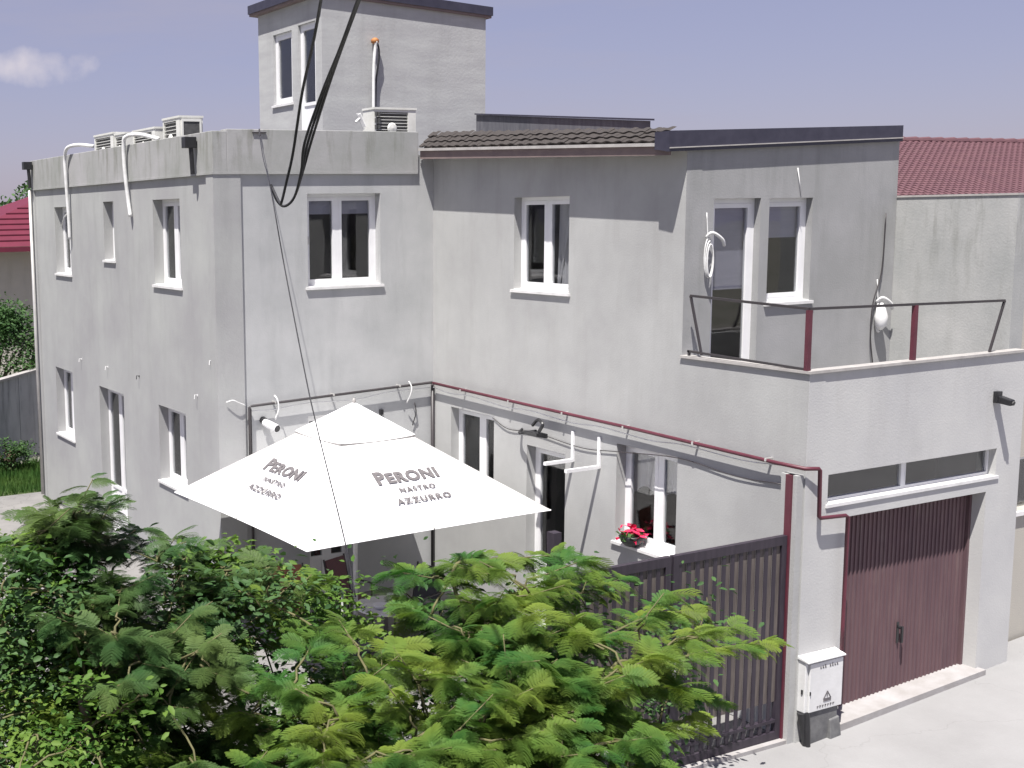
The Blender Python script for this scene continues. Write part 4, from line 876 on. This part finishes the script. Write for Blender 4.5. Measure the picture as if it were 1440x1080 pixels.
def fern_tree(root, base, polys, nclus, zfun, yclamp, leafm, per, size, nparts, hubs, seed, lowfrac=.35):
    rg = random.Random(seed); clus = []
    tries = 0
    while len(clus) < nclus and tries < 20000:
        tries += 1
        P = polys[rg.randrange(len(polys))] if tries % 3 else polys[0]
        xs_ = [p[0] for p in P]; ys_ = [p[1] for p in P]; x, y = rg.uniform(min(xs_),max(xs_)), rg.uniform(min(ys_),max(ys_))
        if not inpoly(x, y, P): continue
        z = zfun(x, y)+rg.uniform(-.22,.16); p = at(x, y, 2, z)
        ymax = yclamp(x, y)
        if p.y > ymax: p = at(x, y, 1, ymax-rg.uniform(0,.6))
        low = rg.random() < lowfrac
        if low: p = p + Vector((rg.uniform(-.2,.2), rg.uniform(-.1,.3), -rg.uniform(.35,.9)))
        if p.z < .25: continue
        clus.append((p, low))
    br = MB(); hub_v = [Vector(h) for h in hubs]
    tk = MB(); b0 = Vector(base)
    for h in hub_v: limb(tk, b0+Vector((0,0,.5)), h, .075, .035, .15, 7, .1)
    tk.tube([b0,b0+Vector((.02,0,.3)),b0+Vector((0,.02,.6))],[.13,.10,.085],9)
    tk.build('trunk', 'bark', root, smooth=True, fix=False)
    items = []; tw_ = MB()
    nodes = list(hub_v); clus.sort(key=lambda c: min((q-c[0]).length for q in hub_v))
    for (p, low) in clus:
        h = min(nodes, key=lambda q: (q-p).length+.6*max(0,q.z-p.z-.1)); nodes.append(p)
        L = (p-h).length; limb(br, h, p, .016 if L > .8 else .011, .007, .05, 5, .04)
        outd = (p-h); outd.z *= .3; outd = outd.normalized() if outd.length > .05 else Vector((rg.uniform(-1,1),rg.uniform(-1,1),0)).normalized()
        tip = p+outd*rg.uniform(.15,.35)+Vector((0,0,.05)); tw_.tube([p-outd*.12, p, tip], [.009,.007,.004], 5)
        for k in range(per):
            a = math.atan2(outd.y,outd.x)+rg.gauss(0,1.15); el = rg.uniform(-.35,.45)
            d = V3((math.cos(a)*math.cos(el), math.sin(a)*math.cos(el), math.sin(el)))
            up = V3((rg.gauss(0,.28), rg.gauss(0,.28), 1))
            t = rg.random(); q = (p-outd*.1).lerp(tip, t); s = size*rg.uniform(.7,1.25)
            items.append((V3(q), orient(d, up, rg.gauss(0,.25)), s))
    stuff(br.build('branch', 'twig', root, smooth=True, fix=False)); stuff(tw_.build('shoot', 'twig', root, smooth=True, fix=False))
    hi = items; scatter('foliage', FERN, hi, leafm, root, nparts)
    return len(items)

# large silk tree across the foreground
silk = thing('silk_tree', 'large feathery leaved silk tree spreading across the foreground in front of the gate', 'tree')
poly_main = [(235,810),(330,800),(400,830),(450,885),(550,905),(610,840),(660,780),(740,790),(800,800),(870,850),(960,870),(1030,900),(980,960),(940,985),(920,1100),(620,1200),(40,1180),(90,1020),(200,930)]
poly_r1 = [(600,800),(680,770),(780,800),(860,840),(900,900),(850,1020),(650,1000)]
poly_r2 = [(880,855),(960,850),(1010,870),(1040,925),(1075,940),(1010,975),(930,975),(880,950)]
poly_low = [(100,950),(900,930),(960,1010),(900,1100),(700,1200),(20,1200)]
zf = lambda x, y: 2.95-.95*max(0,(y-770))/320
yc = lambda x, y: -7.75 if x > 560 else -6.6-1.15*max(0,(x-300))/260
n1 = fern_tree(silk, (-6.3,-9.6,0), [poly_main,poly_low,poly_r1,poly_main,poly_low], 360, zf, yc, 'mimosa', 17, .21, 280,
    [(-6.9,-8.9,1.9),(-5.3,-8.7,1.9),(-4.2,-8.5,1.8),(-6.9,-10.6,1.9),(-5.9,-11.2,1.7),(-7.8,-9.7,2.0),(-5.0,-9.9,1.6)], 11)
place(silk, (-6.3,-9.6,0))
# separate reaching boughs on the right are part of a second, thinner tree
silk2 = thing('silk_tree', 'slender silk tree reaching its pale boughs toward the gate and meter box', 'tree')
def bough_tree(root, base, boughs, leafm, size, nparts, seed):
    rg = random.Random(seed); tk = MB(); b0 = Vector(base); items = []; fork = b0+Vector((0,0,1.0)); tk.tube([b0,b0+Vector((.03,.02,.5)),fork],[.09,.075,.06],8)
    for pts in boughs:
        pts = [Vector(p) for p in pts]; path = bez([fork]+pts, 11); m = len(path)
        tk.tube(path, [.022-.018*i/(m-1) for i in range(m)], 6)
        for i in range(13, m):
            t = i/(m-1); dr = (path[min(i+1,m-1)]-path[i-1]).normalized()
            for sgn in (-1,1):
                if rg.random() < .12: continue
                a = math.atan2(dr.y,dr.x)+sgn*rg.uniform(.5,1.25); el = rg.uniform(-.5,.2)
                d = V3((math.cos(a)*math.cos(el), math.sin(a)*math.cos(el), math.sin(el)))
                items.append((V3(path[i]), orient(d, V3((rg.gauss(0,.3),rg.gauss(0,.3),1)), rg.gauss(0,.3)), size*rg.uniform(.75,1.2)*(1.05-.25*t)))
        for k in range(4):
            a = math.atan2(dr.y,dr.x)+rg.uniform(-.7,.7); d = V3((math.cos(a), math.sin(a), rg.uniform(-.2,.3)))
            items.append((V3(path[-1]), orient(d, V3((0,0,1)), rg.gauss(0,.3)), size*.7))
    tk.build('trunk', 'twig', root, smooth=True, fix=False); scatter('foliage', FERN, items, leafm, root, nparts)
bg2 = [[at(820,985,1,-9.0),at(930,935,1,-8.7),at(1010,912,1,-8.5),at(1075,905,1,-8.3)],
       [at(760,930,1,-8.9),at(840,900,1,-8.6),at(910,868,1,-8.4),at(975,858,1,-8.2)],
       [at(790,1010,1,-9.3),at(880,975,1,-9.1),at(950,985,1,-9.0)],
       [at(700,870,1,-8.4),at(760,845,1,-8.2),at(815,835,1,-8.0),at(870,815,1,-7.9)],
       [at(640,830,1,-8.1),at(680,790,1,-7.9),at(730,785,1,-7.8),at(790,780,1,-7.8)],
       [at(820,1060,1,-9.9),at(900,1040,1,-9.8),at(970,1015,1,-9.6)],
       [at(860,940,1,-8.9),at(930,965,1,-8.9),at(1000,990,1,-8.9)]]
bough_tree(silk2, (-4.9,-9.0,0), bg2, 'mimosa', .26, 150, 5); place(silk2, (-4.9,-9.0,0))
# tall dark tree left
dark = thing('sumac_tree', 'tall dark feathery tree at the left in front of the side wall', 'tree')
pd = [(75,725),(105,705),(135,710),(165,735),(195,785),(240,830),(300,900),(330,960),(240,1000),(150,960),(90,880),(45,800),(20,745)]
pd2 = [(50,730),(105,700),(150,715),(185,760),(120,790),(45,770)]
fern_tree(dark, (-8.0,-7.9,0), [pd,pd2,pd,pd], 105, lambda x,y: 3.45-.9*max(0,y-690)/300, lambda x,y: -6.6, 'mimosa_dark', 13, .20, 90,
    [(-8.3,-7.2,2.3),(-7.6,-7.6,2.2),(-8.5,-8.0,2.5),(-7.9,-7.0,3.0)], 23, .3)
place(dark, (-8.0,-7.9,0))
# mid-ground wispy tree in front of the umbrella left edge
wisp = thing('sumac_tree', 'small wispy brownish tree top poking up beneath the left edge of the parasol', 'tree')
fern_tree(wisp, (-6.9,-7.6,0), [[(215,760),(290,765),(350,785),(395,785),(400,820),(370,850),(230,850)]], 26, lambda x,y: 3.15-.6*max(0,y-765)/90, lambda x,y: -6.9, 'mimosa_dark', 9, .20, 30,
    [(-6.9,-7.4,2.0),(-7.3,-7.3,2.1),(-6.5,-7.6,2.0)], 31, .3)
place(wisp, (-6.9,-7.6,0))
# broad-leaved shrubs
def ovate():
    V = np.array([(0,0,0),(.28,.22,.05),(.65,.20,.04),(1,0,-.10),(.65,-.20,.04),(.28,-.22,.05),(.5,0,-.02)]); F = np.array([(0,6,2,1),(6,3,3,2),(0,5,4,6),(6,4,3,3)])
    F = np.array([(0,6,1,1),(1,6,2,2),(6,3,2,2),(0,5,6,6),(5,4,6,6),(6,4,3,3)])[:,:3]; return V, F
OV = [ovate()]
def broad_shrub(root, base, polys, nclus, zf, yc, leafm, per, size, nparts, hubs, seed, spread=.20):
    rg = random.Random(seed); br = MB(); items = []; n = 0; tr = 0; hv = [Vector(h) for h in hubs]; b0 = Vector(base)
    tk = MB(); tk.tube([b0,b0+Vector((0,0,.4))],[.06,.05],8)
    for h in hv: limb(tk, b0+Vector((0,0,.35)), h, .04, .02, .1, 5, .08)
    tk.build('trunk', 'bark', root, smooth=True, fix=False)
    nodes = list(hv)
    while n < nclus and tr < 20000:
        tr += 1; P = polys[tr%len(polys)]; xs_ = [p[0] for p in P]; ys_ = [p[1] for p in P]; x, y = rg.uniform(min(xs_),max(xs_)), rg.uniform(min(ys_),max(ys_))
        if not inpoly(x,y,P): continue
        p = at(x,y,2,zf(x,y)+rg.uniform(-.55,.15)); ym = yc(x,y)
        if p.y > ym: p = at(x,y,1,ym-rg.uniform(0,.4))
        if rg.random() < .3: p = p+Vector((rg.uniform(-.1,.2),rg.uniform(0,.3),-rg.uniform(.2,.6)))
        if p.z < .15: continue
        n += 1; h = min(nodes, key=lambda q:(q-p).length); nodes.append(p); limb(br, h, p, .009, .005, .03, 4, .03)
        for k in range(per):
            a = rg.uniform(0,6.28); el = rg.uniform(-.6,.5); d = V3((math.cos(a)*math.cos(el), math.sin(a)*math.cos(el), math.sin(el)))
            q = V3(p)+V3((rg.gauss(0,spread*.55),rg.gauss(0,spread*.55),rg.gauss(0,spread*.45)))
            items.append((q, orient(d, V3((rg.gauss(0,.5),rg.gauss(0,.5),1)), rg.gauss(0,.4)), size*rg.uniform(.6,1.25)))
    stuff(br.build('branch', 'twig', root, smooth=True, fix=False)); scatter('foliage', OV, items, leafm, root, nparts)
sh1 = thing('leafy_shrub', 'light green broad leaved bush at the left edge', 'bush')
broad_shrub(sh1, (-9.0,-8.4,0), [[(-20,775),(40,765),(100,790),(150,850),(190,930),(120,1010),(-20,1040)]], 230, lambda x,y: 3.0-.7*max(0,y-780)/220, lambda x,y: -6.9, 'broad', 34, .078, 0, [(-9.1,-8.0,2.0),(-8.7,-8.4,1.9),(-9.3,-8.8,1.8)], 3)
place(sh1, (-9.0,-8.4,0))
sh2 = thing('leafy_shrub', 'pale broad leaved sprig bush in the lower left foreground', 'bush')
broad_shrub(sh2, (-8.6,-10.3,0), [[(80,950),(150,930),(230,965),(215,1010),(120,1000)],[(0,1040),(90,1020),(160,1060),(60,1100),(0,1100)]], 70, lambda x,y: 2.75-.4*max(0,y-950)/150, lambda x,y: -7, 'broad', 30, .078, 0, [(-8.7,-10.0,1.9),(-8.5,-10.6,1.8)], 9, .17)
place(sh2, (-8.6,-10.3,0))
sh3 = thing('leafy_shrub', 'bright green broad leaved bush just below the front corner of the parasol', 'bush')
broad_shrub(sh3, (-6.35,-7.7,0), [[(370,800),(420,790),(450,830),(480,860),(540,880),(500,910),(380,890)],[(230,790),(300,770),(380,800),(380,860),(260,860)]], 110, lambda x,y: 2.65-.55*max(0,y-790)/90, lambda x,y: -6.7, 'broad', 30, .085, 0, [(-6.4,-7.4,1.6),(-6.1,-7.6,1.5)], 14)
place(sh3, (-6.35,-7.7,0))
sh4 = thing('leafy_shrub', 'low dark undergrowth bush filling the planting bed under the silk tree', 'bush')
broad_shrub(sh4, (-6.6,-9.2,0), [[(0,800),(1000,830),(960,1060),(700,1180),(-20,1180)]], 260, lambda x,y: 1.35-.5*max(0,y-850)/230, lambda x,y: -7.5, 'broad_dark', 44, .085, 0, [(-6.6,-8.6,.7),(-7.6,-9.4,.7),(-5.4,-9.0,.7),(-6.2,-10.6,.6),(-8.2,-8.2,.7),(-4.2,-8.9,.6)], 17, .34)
place(sh4, (-6.6,-9.2,0))
# sapling with a pale stake
sp = thing('potted_sapling', 'small bright sapling tied to a pale stake in a terracotta pot', 'plant')
b = at(482,893,1,-6.9); b = Vector((b.x,b.y,0)); tp = at(480,830,1,-6.9)
MB().lathe((b.x,b.y,0),[(.13,0),(.18,.28),(.20,.30),(.17,.30)],14).build('pot', 'terracotta', sp); MB().tube([(b.x,b.y,.25),(b.x,b.y,tp.z)],.012,6).build('stake', 'hose', sp)
its = [(V3((b.x+random.gauss(0,.13),b.y+random.gauss(0,.13),tp.z-.12+random.gauss(0,.13))), orient(V3((random.gauss(0,1),random.gauss(0,1),.2)), V3((random.gauss(0,.4),random.gauss(0,.4),1))), random.uniform(.06,.12)) for _ in range(150)]
scatter('foliage', OV, its, 'broad', sp, 0)
# far tree by the concrete wall
def crown_tree(root, base, h, rad, leafm, nleaf, ls, seed, trunk_h):
    rg = random.Random(seed); b0 = Vector(base); tk = MB(); tk.tube([b0,b0+Vector((.1,0,trunk_h*.6)),b0+Vector((0,.1,trunk_h))],[.14,.11,.08],8)
    cl = []
    for k in range(int(nleaf/60)):
        a, e = rg.uniform(0,6.28), rg.uniform(-.4,1.4); r = rad*rg.uniform(.55,1.05)
        cl.append(b0+Vector((r*math.cos(a)*math.cos(e), r*math.sin(a)*math.cos(e), trunk_h+(h-trunk_h)*.45+(h-trunk_h)*.55*math.sin(e)*rg.uniform(.7,1.1))))
    for c in cl[:14]: limb(tk, b0+Vector((0,0,trunk_h*.9)), c, .05, .015, .1, 4, .1)
    tk.build('trunk', 'bark', root, fix=False); items = []
    for k in range(nleaf):
        c = cl[rg.randrange(len(cl))]; items.append((V3(c)+V3((rg.gauss(0,.22*rad/1.5),rg.gauss(0,.22*rad/1.5),rg.gauss(0,.2*rad/1.5))), orient(V3((rg.gauss(0,1),rg.gauss(0,1),rg.gauss(0,.5))), V3((rg.gauss(0,.5),rg.gauss(0,.5),1))), ls*rg.uniform(.6,1.3)))
    scatter('crown', OV, items, leafm, root, 0); place(root, b0)
ft = thing('garden_tree', 'dark leafy tree behind the concrete garden wall', 'tree')
tp = at(-8,470,1,16.5); crown_tree(ft, (tp.x,tp.y,0), 3.5, 1.5, 'broad_dark', 9000, .12, 41, 1.3)
bu = thing('garden_bush', 'low bush at the foot of the concrete garden wall', 'bush')
tp = at(18,655,2,.2); crown_tree(bu, (tp.x,tp.y+.4,0), .7, .6, 'broad_dark', 1500, .07, 42, .1)
# hills and far trees
hl = MB(); n = 60
for i in range(n+1):
    x = -160+8*i; z = 9+2.5*math.sin(i*.37)+1.2*math.sin(i*1.1); hl.v += [(x,260,-.4),(x,300,z),(x,420,z-2)]
for i in range(n):
    hl.f += [(3*i,3*i+3,3*i+4,3*i+1),(3*i+1,3*i+4,3*i+5,3*i+2)]
struct(hl.build('hills', 'meadow'))
fw = thing('far_wood', 'distant belt of dark trees on the skyline at the far left', 'wood')
its = []
for k in range(24000):
    x = RNG.uniform(-60,60); y = RNG.uniform(120,135); top = 9.5+2.0*math.sin(x*.21)+1.3*math.sin(x*.83+1); z = top*RNG.random()**.35
    its.append((V3((x,y,z)), orient(RNG.normal(size=3), RNG.normal(size=3)), RNG.uniform(.35,.8)))
scatter('foliage', OV, its, 'broad_dark', fw, 0)
for (x, w, h, lab) in ((-2,7,12.0,'long white building on the skyline at the far left'),(14,6,11.4,'pale block on the skyline behind the red roof')):
    fb = thing('far_building', lab, 'building'); MB().box(x,x+w*2,170,180,0,h).build('wall', 'sill', fb); MB().box(x-.3,x+w*2+.3,169.7,180.3,h,h+.4).build('roof', 'slate', fb)
    for k in range(5): MB().box(x+1+k*2.4,x+2.2+k*2.4,169.95,170.0,h-3,h-1.6).build('window', 'grille', fb)
